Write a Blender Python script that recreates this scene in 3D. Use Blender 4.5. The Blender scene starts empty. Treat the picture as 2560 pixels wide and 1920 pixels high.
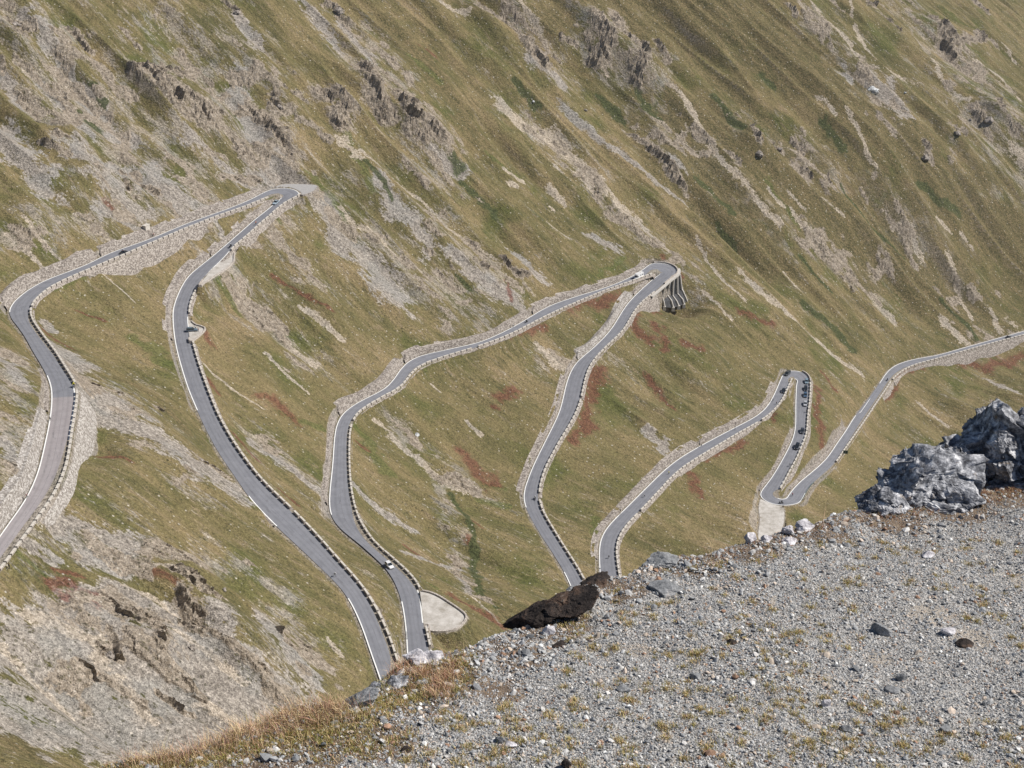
import bpy, bmesh, math, random
import numpy as np
from mathutils import Vector, Matrix

# ------------------------------------------------------------------ camera, sky, sun, exposure
sc = bpy.context.scene
C = sc.collection
PITCH = math.radians(26.0)
FPX = 3555.0                                   # focal length in pixels of the 2560 wide frame
cam_d = bpy.data.cameras.new('camera')
cam_d.sensor_width = 36.0
cam_d.lens = FPX * 36.0 / 2560.0
cam_d.clip_start = 0.1
cam_d.clip_end = 6000.0
cam = bpy.data.objects.new('camera', cam_d)
cam.rotation_euler = (math.radians(90) - PITCH, 0, 0)
C.objects.link(cam)
sc.camera = cam

SUN_EL, SUN_AZ = math.radians(47), math.radians(5)      # azimuth from +X towards +Y
w = bpy.data.worlds.new('World'); sc.world = w; w.use_nodes = True
nt = w.node_tree; nt.nodes.clear()
sky = nt.nodes.new('ShaderNodeTexSky'); sky.sky_type = 'NISHITA'; sky.sun_disc = False
sky.sun_elevation = SUN_EL; sky.sun_rotation = math.radians(90) - SUN_AZ; sky.altitude = 2000
bg = nt.nodes.new('ShaderNodeBackground'); bg.inputs[1].default_value = 0.07
wo = nt.nodes.new('ShaderNodeOutputWorld')
nt.links.new(sky.outputs[0], bg.inputs[0]); nt.links.new(bg.outputs[0], wo.inputs[0])
sd = bpy.data.lights.new('sun', 'SUN'); sd.energy = 5.0; sd.angle = math.radians(0.5); sd.color = (1.0, 0.945, 0.87)
sun = bpy.data.objects.new('sun', sd)
sdir = Vector((math.cos(SUN_EL) * math.cos(SUN_AZ), math.cos(SUN_EL) * math.sin(SUN_AZ), math.sin(SUN_EL)))
sun.rotation_euler = sdir.to_track_quat('Z', 'Y').to_euler(); sun.location = (0, 0, 60)
C.objects.link(sun)
sc.view_settings.view_transform = 'Standard'; sc.view_settings.look = 'None'
sc.view_settings.exposure = 0.17; sc.view_settings.gamma = 1.0
sc.cycles.max_bounces = 4; sc.cycles.diffuse_bounces = 2

rng = np.random.default_rng(7)
random.seed(7)

# ------------------------------------------------------------------ numpy noise
def _h(ix, iy, seed):
    h = (ix.astype(np.int64) * 374761393 + iy.astype(np.int64) * 668265263 + seed * 974634777) & 0xffffffff
    h = ((h ^ (h >> 13)) * 1274126177) & 0xffffffff
    h = ((h ^ (h >> 15)) * 2246822519) & 0xffffffff
    return ((h ^ (h >> 16)) & 0xffffff).astype(np.float32) / np.float32(16777215.0)
def vn(x, y, seed=0):
    x = np.asarray(x, float); y = np.asarray(y, float)
    xi = np.floor(x); yi = np.floor(y)
    fx = (x - xi).astype(np.float32); fy = (y - yi).astype(np.float32)
    fx = fx * fx * (3 - 2 * fx); fy = fy * fy * (3 - 2 * fy)
    a = _h(xi, yi, seed); b = _h(xi + 1, yi, seed); c = _h(xi, yi + 1, seed); d = _h(xi + 1, yi + 1, seed)
    return (a + (b - a) * fx) * (1 - fy) + (c + (d - c) * fx) * fy
def fbm(x, y, o=4, seed=0, gain=0.5):
    s = 0.0; a = 1.0; t = 0.0
    for i in range(o):
        s = s + a * (vn(x * 2 ** i + 17.3 * i, y * 2 ** i - 9.1 * i, seed + i) * 2 - 1); t += a; a *= gain
    return s / t
def ridged(x, y, o=4, seed=0):
    s = 0.0; a = 1.0; t = 0.0
    for i in range(o):
        s = s + a * (1 - np.abs(vn(x * 2 ** i + 5.7 * i, y * 2 ** i + 3.3 * i, seed + i) * 2 - 1)); t += a; a *= 0.55
    return s / t
def cellf(x, y, seed=0):
    """faceted noise: value of a tilted plane per voronoi cell, plus distance to its seed"""
    xi = np.floor(x); yi = np.floor(y)
    best = np.full(x.shape, 9.0); val = np.zeros(x.shape)
    for dx in (-1, 0, 1):
        for dy in (-1, 0, 1):
            cx = xi + dx; cy = yi + dy
            px = cx + _h(cx, cy, seed); py = cy + _h(cx, cy, seed + 1)
            d = (x - px) ** 2 + (y - py) ** 2
            hh = _h(cx, cy, seed + 2); tx = _h(cx, cy, seed + 3) - .5; ty = _h(cx, cy, seed + 4) - .5
            v = hh + (x - px) * tx * 1.4 + (y - py) * ty * 1.4
            m = d < best
            val = np.where(m, v, val); best = np.where(m, d, best)
    return val
def sstep(a, b, x):
    t = np.clip((x - a) / (b - a), 0, 1); return t * t * (3 - 2 * t)

# ------------------------------------------------------------------ object helpers
def mesh_obj(name, V, F, mats, parent=None, smooth=False, col=None, fmat=None, attrs=None):
    """V (n,3) array, F (m,k) array of equal-size faces or list of lists -> ONE mesh object"""
    me = bpy.data.meshes.new(name)
    V = np.asarray(V, np.float32)
    if isinstance(F, np.ndarray):
        k = F.shape[1]; m = len(F)
        me.vertices.add(len(V)); me.vertices.foreach_set('co', V.ravel())
        me.loops.add(m * k); me.loops.foreach_set('vertex_index', F.ravel().astype(np.int32))
        me.polygons.add(m); me.polygons.foreach_set('loop_start', (np.arange(m) * k).astype(np.int32))
        try: me.polygons.foreach_set('loop_total', np.full(m, k, np.int32))
        except Exception: pass
    else:
        me.from_pydata([tuple(map(float, v)) for v in V], [], F)
    me.update(calc_edges=True)
    if not isinstance(mats, (list, tuple)): mats = [mats]
    for mt in mats: me.materials.append(mt)
    if fmat is not None: me.polygons.foreach_set('material_index', np.asarray(fmat, np.int32))
    me.polygons.foreach_set('use_smooth', np.full(len(me.polygons), bool(smooth)))
    for an, arr in (attrs or {}).items():
        if arr.ndim == 1:
            a = me.attributes.new(an, 'FLOAT', 'POINT'); a.data.foreach_set('value', arr.astype(np.float32))
        else:
            a = me.attributes.new(an, 'FLOAT_COLOR', 'POINT'); a.data.foreach_set('color', arr.astype(np.float32).ravel())
    o = bpy.data.objects.new(name, me); C.objects.link(o)
    if parent is not None: o.parent = parent
    return o
def tag(o, label=None, cat=None, group=None, kind=None):
    if label: o['label'] = label
    if cat: o['category'] = cat
    if group: o['group'] = group
    if kind: o['kind'] = kind
    return o
def empty(name, loc, rz=0.0):
    o = bpy.data.objects.new(name, None); o.location = loc; o.rotation_euler = (0, 0, rz); o.empty_display_size = .2
    C.objects.link(o); return o
def copy_tree(o, parent=None):
    c = o.copy(); C.objects.link(c)
    if parent is not None: c.parent = parent
    for ch in KIDS.get(o.name, ()):
        copy_tree(ch, c)
    return c
KIDS = {}
def reg(root):
    """remember the children of a prototype (obj.children is slow to scan)"""
    for ch in root.children:
        KIDS.setdefault(root.name, []).append(ch); reg(ch)
class MB:
    def __init__(s): s.v = []; s.f = []
    def add(s, V, F):
        n = len(s.v); s.v += [tuple(p) for p in V]; s.f += [[i + n for i in f] for f in F]; return s
    def box(s, x0, x1, y0, y1, z0, z1, tx=0, ty=0):
        """box, top face shrunk by tx, ty on every side"""
        V = [(x0, y0, z0), (x1, y0, z0), (x1, y1, z0), (x0, y1, z0), (x0 + tx, y0 + ty, z1), (x1 - tx, y0 + ty, z1), (x1 - tx, y1 - ty, z1), (x0 + tx, y1 - ty, z1)]
        return s.add(V, [[0, 3, 2, 1], [4, 5, 6, 7], [0, 1, 5, 4], [1, 2, 6, 5], [2, 3, 7, 6], [3, 0, 4, 7]])
    def bar(s, a, b, r, r2=None, n=6):
        a = Vector(a); b = Vector(b); r2 = r if r2 is None else r2
        d = (b - a).normalized(); u = d.orthogonal().normalized(); q = d.cross(u)
        V = []
        for p, rr in ((a, r), (b, r2)):
            for k in range(n):
                t = 2 * math.pi * k / n; V.append(p + u * math.cos(t) * rr + q * math.sin(t) * rr)
        F = [[k, (k + 1) % n, n + (k + 1) % n, n + k] for k in range(n)] + [list(range(n))[::-1], list(range(n, 2 * n))]
        return s.add(V, F)
    def cyl(s, c, axis, r, h, n=14):
        c = Vector(c); ax = Vector(axis).normalized() * h / 2
        return s.bar(c - ax, c + ax, r, n=n)
    def torus(s, c, R, r, n=16, m=6):            # wheel ring in the xz plane
        V = []; F = []
        for i in range(n):
            t = 2 * math.pi * i / n
            for j in range(m):
                p = 2 * math.pi * j / m
                V.append((c[0] + (R + r * math.cos(p)) * math.cos(t), c[1] + r * math.sin(p), c[2] + (R + r * math.cos(p)) * math.sin(t)))
        for i in range(n):
            for j in range(m):
                F.append([i * m + j, ((i + 1) % n) * m + j, ((i + 1) % n) * m + (j + 1) % m, i * m + (j + 1) % m])
        return s.add(V, F)
    def loft(s, rings):
        n = len(rings[0]); V = [p for r in rings for p in r]
        F = [[i * n + k, i * n + (k + 1) % n, (i + 1) * n + (k + 1) % n, (i + 1) * n + k] for i in range(len(rings) - 1) for k in range(n)]
        F += [list(range(n))[::-1], [(len(rings) - 1) * n + k for k in range(n)]]
        return s.add(V, F)
    def build(s, name, mat, parent=None, smooth=False):
        return mesh_obj(name, np.array(s.v), s.f, mat, parent, smooth)

# ------------------------------------------------------------------ materials
def newmat(name, rough=0.9):
    m = bpy.data.materials.new(name); m.use_nodes = True; t = m.node_tree
    b = t.nodes['Principled BSDF']; b.inputs['Roughness'].default_value = rough
    b.inputs['Specular IOR Level'].default_value = 0.25
    return m, t, b
class N:
    """tiny node builder"""
    def __init__(s, t): s.t = t; s.l = t.links.new
    def n(s, ty, **k):
        x = s.t.nodes.new(ty)
        for a, v in k.items(): setattr(x, a, v)
        return x
    def geo(s): return s.n('ShaderNodeNewGeometry').outputs['Position']
    def objc(s): return s.n('ShaderNodeTexCoord').outputs['Object']
    def mapv(s, v, rz=0., sc=(1, 1, 1), loc=(0, 0, 0)):
        m0 = s.n('ShaderNodeMapping'); m0.inputs['Rotation'].default_value = (0, 0, rz); s.l(v, m0.inputs[0])
        m = s.n('ShaderNodeMapping'); m.inputs['Scale'].default_value = sc; m.inputs['Location'].default_value = loc
        s.l(m0.outputs[0], m.inputs[0]); return m.outputs[0]
    def noise(s, v, scale, det=3., rough=.55, dist=0.):
        x = s.n('ShaderNodeTexNoise'); x.inputs['Scale'].default_value = scale; x.inputs['Detail'].default_value = det
        x.inputs['Roughness'].default_value = rough; x.inputs['Distortion'].default_value = dist
        if v is not None: s.l(v, x.inputs['Vector'])
        return x.outputs['Fac']
    def vor(s, v, scale, out='Distance', feature='F1'):
        x = s.n('ShaderNodeTexVoronoi'); x.feature = feature; x.inputs['Scale'].default_value = scale
        if v is not None: s.l(v, x.inputs['Vector'])
        return x.outputs[out]
    def math(s, op, a, b=None, clamp=False):
        x = s.n('ShaderNodeMath'); x.operation = op; x.use_clamp = clamp
        for i, q in enumerate((a, b)):
            if q is None: continue
            if isinstance(q, (int, float)): x.inputs[i].default_value = q
            else: s.l(q, x.inputs[i])
        return x.outputs[0]
    def step(s, v, a, b):
        x = s.n('ShaderNodeMapRange'); x.interpolation_type = 'SMOOTHSTEP'; x.inputs['From Min'].default_value = a; x.inputs['From Max'].default_value = b
        s.l(v, x.inputs['Value']); return x.outputs[0]
    def ramp(s, v, stops):
        x = s.n('ShaderNodeValToRGB'); e = x.color_ramp.elements
        while len(e) < len(stops): e.new(0.5)
        for i, (p, c) in enumerate(stops): e[i].position = p; e[i].color = (*c, 1)
        s.l(v, x.inputs[0]); return x.outputs[0]
    def mix(s, f, a, b, mode='MIX'):
        x = s.n('ShaderNodeMix'); x.data_type = 'RGBA'; x.blend_type = mode
        for sock, q in ((x.inputs[0], f), (x.inputs[6], a), (x.inputs[7], b)):
            if isinstance(q, (int, float)): sock.default_value = q
            elif isinstance(q, tuple): sock.default_value = (*q, 1)
            else: s.l(q, sock)
        return x.outputs[2]
    def mul(s, c, f):        # colour times a grey factor
        x = s.n('ShaderNodeVectorMath'); x.operation = 'SCALE'; s.l(c, x.inputs[0]); s.l(f, x.inputs[3]); return x.outputs[0]
    def rng(s, v, a, b, lo=0., hi=1.):
        x = s.n('ShaderNodeMapRange'); x.inputs['From Min'].default_value = lo; x.inputs['From Max'].default_value = hi
        x.inputs['To Min'].default_value = a; x.inputs['To Max'].default_value = b
        s.l(v, x.inputs['Value']); return x.outputs[0]
    def bump(s, h, strength, dist, b, prev=None):
        x = s.n('ShaderNodeBump'); x.inputs['Strength'].default_value = strength; x.inputs['Distance'].default_value = dist
        s.l(h, x.inputs['Height'])
        if prev is not None: s.l(prev, x.inputs['Normal'])
        s.l(x.outputs[0], b.inputs['Normal']); return x.outputs[0]
    def attr(s, name):
        x = s.n('ShaderNodeAttribute'); x.attribute_name = name; return x
    def sep(s, c):
        x = s.n('ShaderNodeSeparateColor'); s.l(c, x.inputs[0]); return x.outputs
def plain(name, col, rough=.6, metal=0., spec=None, var=.08, scale=6.):
    m, t, b = newmat(name, rough); n = N(t)
    b.inputs['Metallic'].default_value = metal
    if spec is not None: b.inputs['Specular IOR Level'].default_value = spec
    f = n.noise(n.objc(), scale, 3)
    n.l(n.ramp(f, [(.25, tuple(c * (1 - var) for c in col)), (.75, tuple(min(1, c * (1 + var)) for c in col))]), b.inputs['Base Color'])
    return m

# ------------------------------------------------------------------ the road, surveyed as paired edge points of the picture at known heights
SEG=[
('leg1a',[(-60,1425),(0,1339),(67,1245),(96,1180),(125,1049),(129,1021),(129,993)],[(-50,1488),(0,1420),(11,1408),(74,1321),(130,1241),(161,1180),(180,1047),(186,1016),(191,988)],14),
('leg1b',[(129,993),(129,973),(121,945),(108,921),(95,898),(82,880),(71,858),(65,843),(48,822),(33,801),(16,779)],[(191,988),(192,978),(186,966),(175,946),(153,914),(141,891),(133,881),(119,862),(104,843),(90,823),(76,802),(69,782)],12),
('leg1c',[(16,779),(27,761),(47,742),(76,720),(113,700),(187,673),(220,661),(256,640),(294,625),(348,607),(383,594),(460,561),(560,525),(601,510),(636,494)],[(69,782),(72,768),(78,758),(93,744),(117,724),(171,696),(218,677),(257,660),(291,646),(324,632),(358,617),(409,596),(457,575),(560,535),(588,527),(622,514),(653,501)],26),
('hpA',[(636,494),(658,481),(679,473),(704,470),(728,471),(744,477),(754,483),(753,488),(734,496),(712,507)],[(653,501),(681,490),(696,488),(705,492),(705,495),(697,500)],12),
('leg2a',[(712,507),(697,518),(672,541),(649,560),(624,583),(600,605),(586,613),(574,629),(558,647),(526,676),(504,703),(491,717),(480,740),(472,760),(469,781),(469,792)],[(697,500),(690,504),(677,518),(641,545),(601,580),(575,603),(532,640),(499,666),(472,688),(455,712),(443,740),(432,768),(431,793)],22),
('leg2b',[(469,792),(471,813),(473,834),(476.5,852),(480,865),(496,920),(517,978),(536.5,1029),(556,1068),(583,1114),(630,1180),(669,1223),(729,1280),(785,1338),(855,1418),(897,1463),(939,1529),(970.5,1599),(988,1655)],[(431,793),(432.5,817),(437,858),(451,912),(468.5,970),(492,1025),(521,1087),(552,1142),(583,1184),(618,1239),(655,1280),(690,1315),(774,1393),(855,1472),(881,1513),(908,1575),(928,1638),(944,1680)],34),
('hpH',[(988,1655),(1000,1690),(1012,1700),(1022,1690),(1019,1655)],[(944,1680),(960,1730),(985,1765),(1040,1765),(1080,1725),(1078,1655)],10),
('leg3a',[(1019,1655),(1018,1637),(1015,1579),(1010,1537),(1004,1502),(996,1475),(984,1448),(964,1419),(935.5,1393),(897,1358),(850,1323),(828,1295),(821.5,1280),(824,1223),(832,1157),(834,1107),(840,1060),(850,1040)],[(1078,1655),(1070,1616),(1064.5,1594.5),(1057,1554),(1053.5,1512),(1048.5,1475),(1028,1446),(998,1417),(966,1390),(934,1363),(897,1311),(885,1280),(873,1223),(869,1150),(871,1068),(876,1056)],26),
('leg3b',[(850,1040),(873,1019),(901,1002),(939,984),(967,970.5),(986,947),(1002,920),(1021,900.5),(1056,887),(1122,873),(1200,856),(1258,830.5),(1305,805),(1367,766),(1433,743),(1511,720),(1540,709),(1574,695),(1607,674.5)],[(876,1056),(889,1033),(928,1009),(963,988),(1005.5,968.5),(1017,943),(1033,924),(1064,908),(1122,889),(1188,869),(1239,852),(1289,830.5),(1355,795.5),(1414,768),(1472,743),(1540,716),(1570,708),(1594,697),(1619,688.6)],32),
('hpB',[(1607,674.5),(1625,659),(1641,657),(1665,659),(1684,666),(1694,675.5),(1695,683),(1670,699)],[(1619,688.6),(1638,681.5),(1648.5,683),(1650,686),(1641,691)],12),
('leg4a',[(1670,699),(1648.5,719),(1638,728),(1616,745),(1602,754),(1589,770),(1576,789.5),(1558,827),(1511,869),(1472,912),(1456.5,959),(1451,998),(1433,1044),(1394,1106.6),(1359,1173),(1346,1215),(1343,1246.5)],[(1641,691),(1632,698),(1610.5,716),(1585.5,741),(1566,760),(1552,784),(1540,803.6),(1526.5,827),(1480,873),(1441,904),(1421.5,935.5),(1410,982),(1400,1029),(1371,1087),(1332,1165),(1313,1215),(1306,1246.5)],28),
('leg4b',[(1343,1246.5),(1348,1274),(1355.5,1284),(1386.5,1338),(1421.5,1393),(1451,1439),(1470,1480)],[(1306,1246.5),(1311,1270),(1318.5,1280),(1351.6,1338),(1386.5,1389),(1410,1428),(1425,1460),(1440,1500)],10),
('hpI',[(1470,1480),(1480,1496),(1492,1500),(1502,1490),(1501,1470)],[(1440,1500),(1455,1530),(1485,1550),(1530,1545),(1552,1515),(1550,1475)],10),
('leg5a',[(1501,1470),(1499,1424),(1497,1377),(1501,1342),(1526.5,1307),(1555,1280)],[(1550,1475),(1544,1439),(1536,1377),(1540,1350),(1558,1319),(1595,1281)],10),
('leg5b',[(1555,1280),(1608,1227),(1659,1176.5),(1700,1144),(1758,1110.5),(1824,1075.5),(1880,1047),(1903.6,1032),(1920,1015),(1929,999.6),(1941.5,972),(1950.7,950.5)],[(1595,1281),(1631.5,1243),(1678,1192),(1705,1169),(1754.5,1137.6),(1832,1091),(1899.5,1053),(1923,1036.5),(1941.5,1018),(1954,998.6),(1962,982),(1972,960)],26),
('hpC',[(1950.7,950.5),(1956,936),(1967,929),(1982.5,926.4),(1998,928),(2011,933),(2020,940),(2023.4,947),(2023,962)],[(1972,960),(1976,949.4),(1982.5,946),(1990.6,947.4),(1993.7,953.5),(1990.6,961.7)],12),
('leg6',[(2023,962),(2023,982),(2021,1008),(2017,1033),(2015.3,1058),(2014,1086),(2007.6,1102),(1996,1129.5),(1986,1152.6),(1970,1180),(1958.4,1204.7),(1947,1223.5)],[(1990.6,961.7),(1990,982),(1988.6,1013),(1989,1058),(1986,1086),(1976,1110.7),(1961,1139.6),(1944,1170),(1925,1200),(1906,1223.5)],18),
('hpD',[(1947,1223.5),(1938,1236.6),(1941,1244),(1952.6,1248),(1965.6,1246.7),(1971.4,1238)],[(1906,1223.5),(1898,1235),(1902,1245),(1918,1255),(1939.6,1262.6),(1968.5,1264),(1987,1261),(1999,1257.5),(2006,1249.6)],14),
('leg7a',[(1971.4,1238),(1983,1220.6),(2004.7,1200),(2033.7,1177),(2062.6,1151),(2074,1136.7),(2091.5,1109),(2120,1068.7),(2137,1038),(2152.5,1022),(2185,977),(2199,959),(2212,936),(2225,921)],[(2006,1249.6),(2013,1232),(2026,1213),(2048,1193),(2070,1174),(2086,1160),(2100,1136.7),(2120,1108),(2169,1038),(2185,1012),(2207,981.5),(2223,955.5),(2239,938)],22),
('leg7b',[(2225,921),(2242.6,910),(2272,901),(2304,893.6),(2337,890),(2396,873),(2472,851.6),(2560,827.5),(2680,795)],[(2239,938),(2250,929.4),(2266.5,919.7),(2291.4,910),(2321,903),(2374,888.5),(2438,870),(2511,850.5),(2560,837.5),(2680,806)],22),
]
H0 = [-184,-193,-200,-211,-213,-223,-246,-249,-262,-278,-280,-296,-301,-303,-306,-318,-319.5,-325,-326.5,-345,-357]
def ray(px, py):
    u = (np.asarray(px, float) - 1280) / FPX; v = (960 - np.asarray(py, float)) / FPX
    return u, math.cos(PITCH) + v * math.sin(PITCH), -math.sin(PITCH) + v * math.cos(PITCH)
def at_h(px, py, h):
    x, y, z = ray(px, py); t = h / z; return np.stack([x * t, y * t], -1)
def project(x, y, z):
    d = y * math.cos(PITCH) - z * math.sin(PITCH); v = y * math.sin(PITCH) + z * math.cos(PITCH)
    return 1280 + FPX * x / d, 960 - FPX * v / d
def resamp(p, n):
    p = np.array(p, float); d = np.r_[0, np.cumsum(np.hypot(*np.diff(p, axis=0).T))]; s = np.linspace(0, d[-1], n)
    return np.stack([np.interp(s, d, p[:, k]) for k in range(p.shape[1])], -1)
Ls, Rs, ends = [], [], [0]
for i, (nme, L_, R_, n_) in enumerate(SEG):
    a = resamp(L_, n_); b = resamp(R_, n_)
    if i: a = a[1:]; b = b[1:]
    Ls.append(a); Rs.append(b); ends.append(ends[-1] + n_ - 1)
Lp = np.vstack(Ls); Rp = np.vstack(Rs); ns = len(Lp)
hh = np.interp(np.arange(ns), ends, H0)
hh = np.convolve(np.pad(hh, 4, mode='edge'), np.ones(9) / 9, 'valid')
La = at_h(Lp[:, 0], Lp[:, 1], hh); Ra = at_h(Rp[:, 0], Rp[:, 1], hh)
def smooth(a):
    b = a.copy(); b[1:-1] = .25 * a[:-2] + .5 * a[1:-1] + .25 * a[2:]; return b
La = smooth(La); Ra = smooth(Ra)
KD = 8                                                    # dense stations between two surveyed ones
def catmull(P, k):
    P = np.asarray(P, float); Q = np.vstack([2 * P[0] - P[1], P, 2 * P[-1] - P[-2]]); out = []
    t = np.linspace(0, 1, k, endpoint=False)[:, None]
    for i in range(len(P) - 1):
        a, b, c, d = Q[i], Q[i + 1], Q[i + 2], Q[i + 3]
        out.append(.5 * (2 * b + (c - a) * t + (2 * a - 5 * b + 4 * c - d) * t * t + (3 * b - a - 3 * c + d) * t ** 3))
    out.append(P[-1:]); return np.vstack(out)
DL = catmull(La, KD); DR = catmull(Ra, KD); DH = catmull(hh[:, None], KD)[:, 0]
DC = (DL + DR) / 2; nd = len(DC)
DT = np.gradient(DC, axis=0)
DT = np.vstack([smooth(smooth(DT))]); DT /= np.hypot(DT[:, 0], DT[:, 1])[:, None]
_ch = (DL - DR) / 2
HW = np.abs(_ch[:, 0] * DT[:, 1] - _ch[:, 1] * DT[:, 0])       # half width square to the road
for _ in range(8): HW[1:-1] = .25 * HW[:-2] + .5 * HW[1:-1] + .25 * HW[2:]
dend = [e * KD for e in ends]
segi = {s[0]: i for i, s in enumerate(SEG)}
def drange(a, b=None):
    b = b or a; return dend[segi[a]], dend[segi[b] + 1]
def outn(side):
    """outward unit vector of the given edge at every dense station"""
    n = np.c_[-DT[:, 1], DT[:, 0]]; n = n * np.where((n * (DL - DR)).sum(1) < 0, -1, 1)[:, None]
    for _ in range(6): n[1:-1] = .25 * n[:-2] + .5 * n[1:-1] + .25 * n[2:]
    n /= np.hypot(n[:, 0], n[:, 1])[:, None]
    return n if side == 'L' else -n
NL, NR = outn('L'), outn('R')
ED = {'L': DL, 'R': DR}; NO = {'L': NL, 'R': NR}

# ------------------------------------------------------------------ natural relief: thin-plate surface through the road and a few surveyed spots
ctl = [(*DC[i], DH[i]) for i in range(0, nd, 24)]
def plane_back(x, y): return -211 - .512 * (x + 117) + .376 * (y - 627)
for px, py in [(0, 0), (400, 0), (850, 0), (1300, 0), (1750, 0), (2200, 0), (2560, 0), (0, 230), (420, 250), (850, 240), (1250, 330), (1650, 350), (2050, 400), (2450, 400), (-300, 0), (2900, 0), (2300, 640), (1900, 560)]:
    x, y, z = ray(px, py); t = (-211 - .512 * 117 - .376 * 627) / (z + .512 * x - .376 * y); ctl.append((x * t, y * t, z * t))
for x, y in [(-500, 900), (-200, 1150), (300, 1500), (800, 1700), (700, 1100), (-420, 700)]:
    ctl.append((x, y, plane_back(x, y)))
ctl += [(-60, 235, -214), (-88, 228, -197), (-20, 240, -226), (-45, 190, -180), (40, 250, -238), (-110, 200, -165), (0, 140, -135), (80, 160, -160), (-60, 120, -118), (0, 70, -85), (60, 70, -95), (-50, 60, -70),
        (-220, 300, -130), (-250, 420, -150), (-170, 230, -140), (150, 300, -290), (250, 420, -350), (350, 600, -400), (120, 420, -322), (300, 650, -378), (230, 560, -362), (200, 250, -270)]
ctl = np.array(ctl, float)
def tps_fit(P, lam):
    S = 300.; X = P[:, :2] / S; d2 = ((X[:, None] - X[None]) ** 2).sum(-1)
    K = .5 * d2 * np.log(d2 + 1e-12); n = len(P)
    A = np.zeros((n + 3, n + 3)); A[:n, :n] = K + lam * np.eye(n); A[:n, n] = 1; A[:n, n + 1:] = X; A[n:, :n] = A[:n, n:].T
    return X, np.linalg.solve(A, np.r_[P[:, 2], 0, 0, 0])
TX, TW = tps_fit(ctl, 2e-5)
def tps(x, y):
    x = np.asarray(x, float); sh = x.shape; x = x.ravel(); y = np.asarray(y, float).ravel(); out = np.empty(len(x)); n = len(TX)
    for s in range(0, len(x), 40000):
        a = x[s:s + 40000] / 300.; b = y[s:s + 40000] / 300.
        d2 = ((a[:, None] - TX[:, 0]) ** 2 + (b[:, None] - TX[:, 1]) ** 2).astype(np.float32)
        out[s:s + 40000] = (.5 * d2 * np.log(d2 + np.float32(1e-12))) @ TW[:n].astype(np.float32) + TW[n] + TW[n + 1] * a + TW[n + 2] * b
    return out.reshape(sh)
# regular 5 m lattice of it, read back by cubic interpolation
GX0, GY0, GS = -760., 30., 5.
gx = np.arange(GX0, 1100, GS); gy = np.arange(GY0, 1900, GS)
GZ = tps(*np.meshgrid(gx, gy)).astype(float)
def natural0(x, y):
    fx = np.clip((x - GX0) / GS, 1, len(gx) - 3.001); fy = np.clip((y - GY0) / GS, 1, len(gy) - 3.001)
    ix = fx.astype(int); iy = fy.astype(int); tx = fx - ix; ty = fy - iy
    def wts(t): return (-.5 * t + t * t - .5 * t ** 3, 1 - 2.5 * t * t + 1.5 * t ** 3, .5 * t + 2 * t * t - 1.5 * t ** 3, -.5 * t * t + .5 * t ** 3)
    wx = wts(tx); wy = wts(ty); r = 0
    for j in range(4):
        row = 0
        for i in range(4): row = row + wx[i] * GZ[iy + j - 1, ix + i - 1]
        r = r + wy[j] * row
    return r
_gx, _gy = np.meshgrid(gx, gy)
# the fold that runs down the far face: its right flank turns away from the sun
def _soft(s, k): return np.logaddexp(0, s / k) * k
_x, _y, _z = ray(1262, 60); _t = (-211 - .512 * 117 - .376 * 627) / (_z + .512 * _x - .376 * _y)
_s = (_gx - _x * _t) * .588 + (_gy - _y * _t) * .809
GD = np.full(_gx.shape, 1e9)
for _k in range(0, nd, 10): GD = np.minimum(GD, (_gx - DC[_k, 0]) ** 2 + (_gy - DC[_k, 1]) ** 2)
GD = np.sqrt(GD)
_e = sstep(15, 120, GD) * sstep(-560, -120, (_gy - 560))
GZ = GZ + _e * (.30 * np.minimum(_soft(_s - 8, 10.), 260) - 7. * np.exp(-((_s - 2) / 14.) ** 2) + 5 * np.exp(-((_s + 34) / 22.) ** 2) - .20 * _soft(_s - 150, 12.) + 5 * np.exp(-((_s - 150) / 20.) ** 2))
def road_dist(x, y):
    fx = np.clip((x - GX0) / GS, 0, len(gx) - 1.001); fy = np.clip((y - GY0) / GS, 0, len(gy) - 1.001); ix = fx.astype(int); iy = fy.astype(int); tx = fx - ix; ty = fy - iy
    return (GD[iy, ix] * (1 - tx) + GD[iy, ix + 1] * tx) * (1 - ty) + (GD[iy + 1, ix] * (1 - tx) + GD[iy + 1, ix + 1] * tx) * ty
def hit0(px, py):
    """where the view ray through a picture point meets the smooth relief"""
    px = np.atleast_1d(np.asarray(px, float)); py = np.atleast_1d(np.asarray(py, float))
    x, y, z = ray(px, py); lo = np.full(len(px), 150.); hi = lo.copy(); done = np.zeros(len(px), bool)
    for t in np.arange(200, 1900, 6.):
        below = z * t < natural0(x * t, y * t)
        new = below & ~done; hi[new] = t; lo[new] = t - 6.; done |= below
    for _ in range(12):
        m = (lo + hi) / 2; b = z * m < natural0(x * m, y * m); hi = np.where(b, m, hi); lo = np.where(b, lo, m)
    return np.stack([x * hi, y * hi, z * hi], -1)

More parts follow.
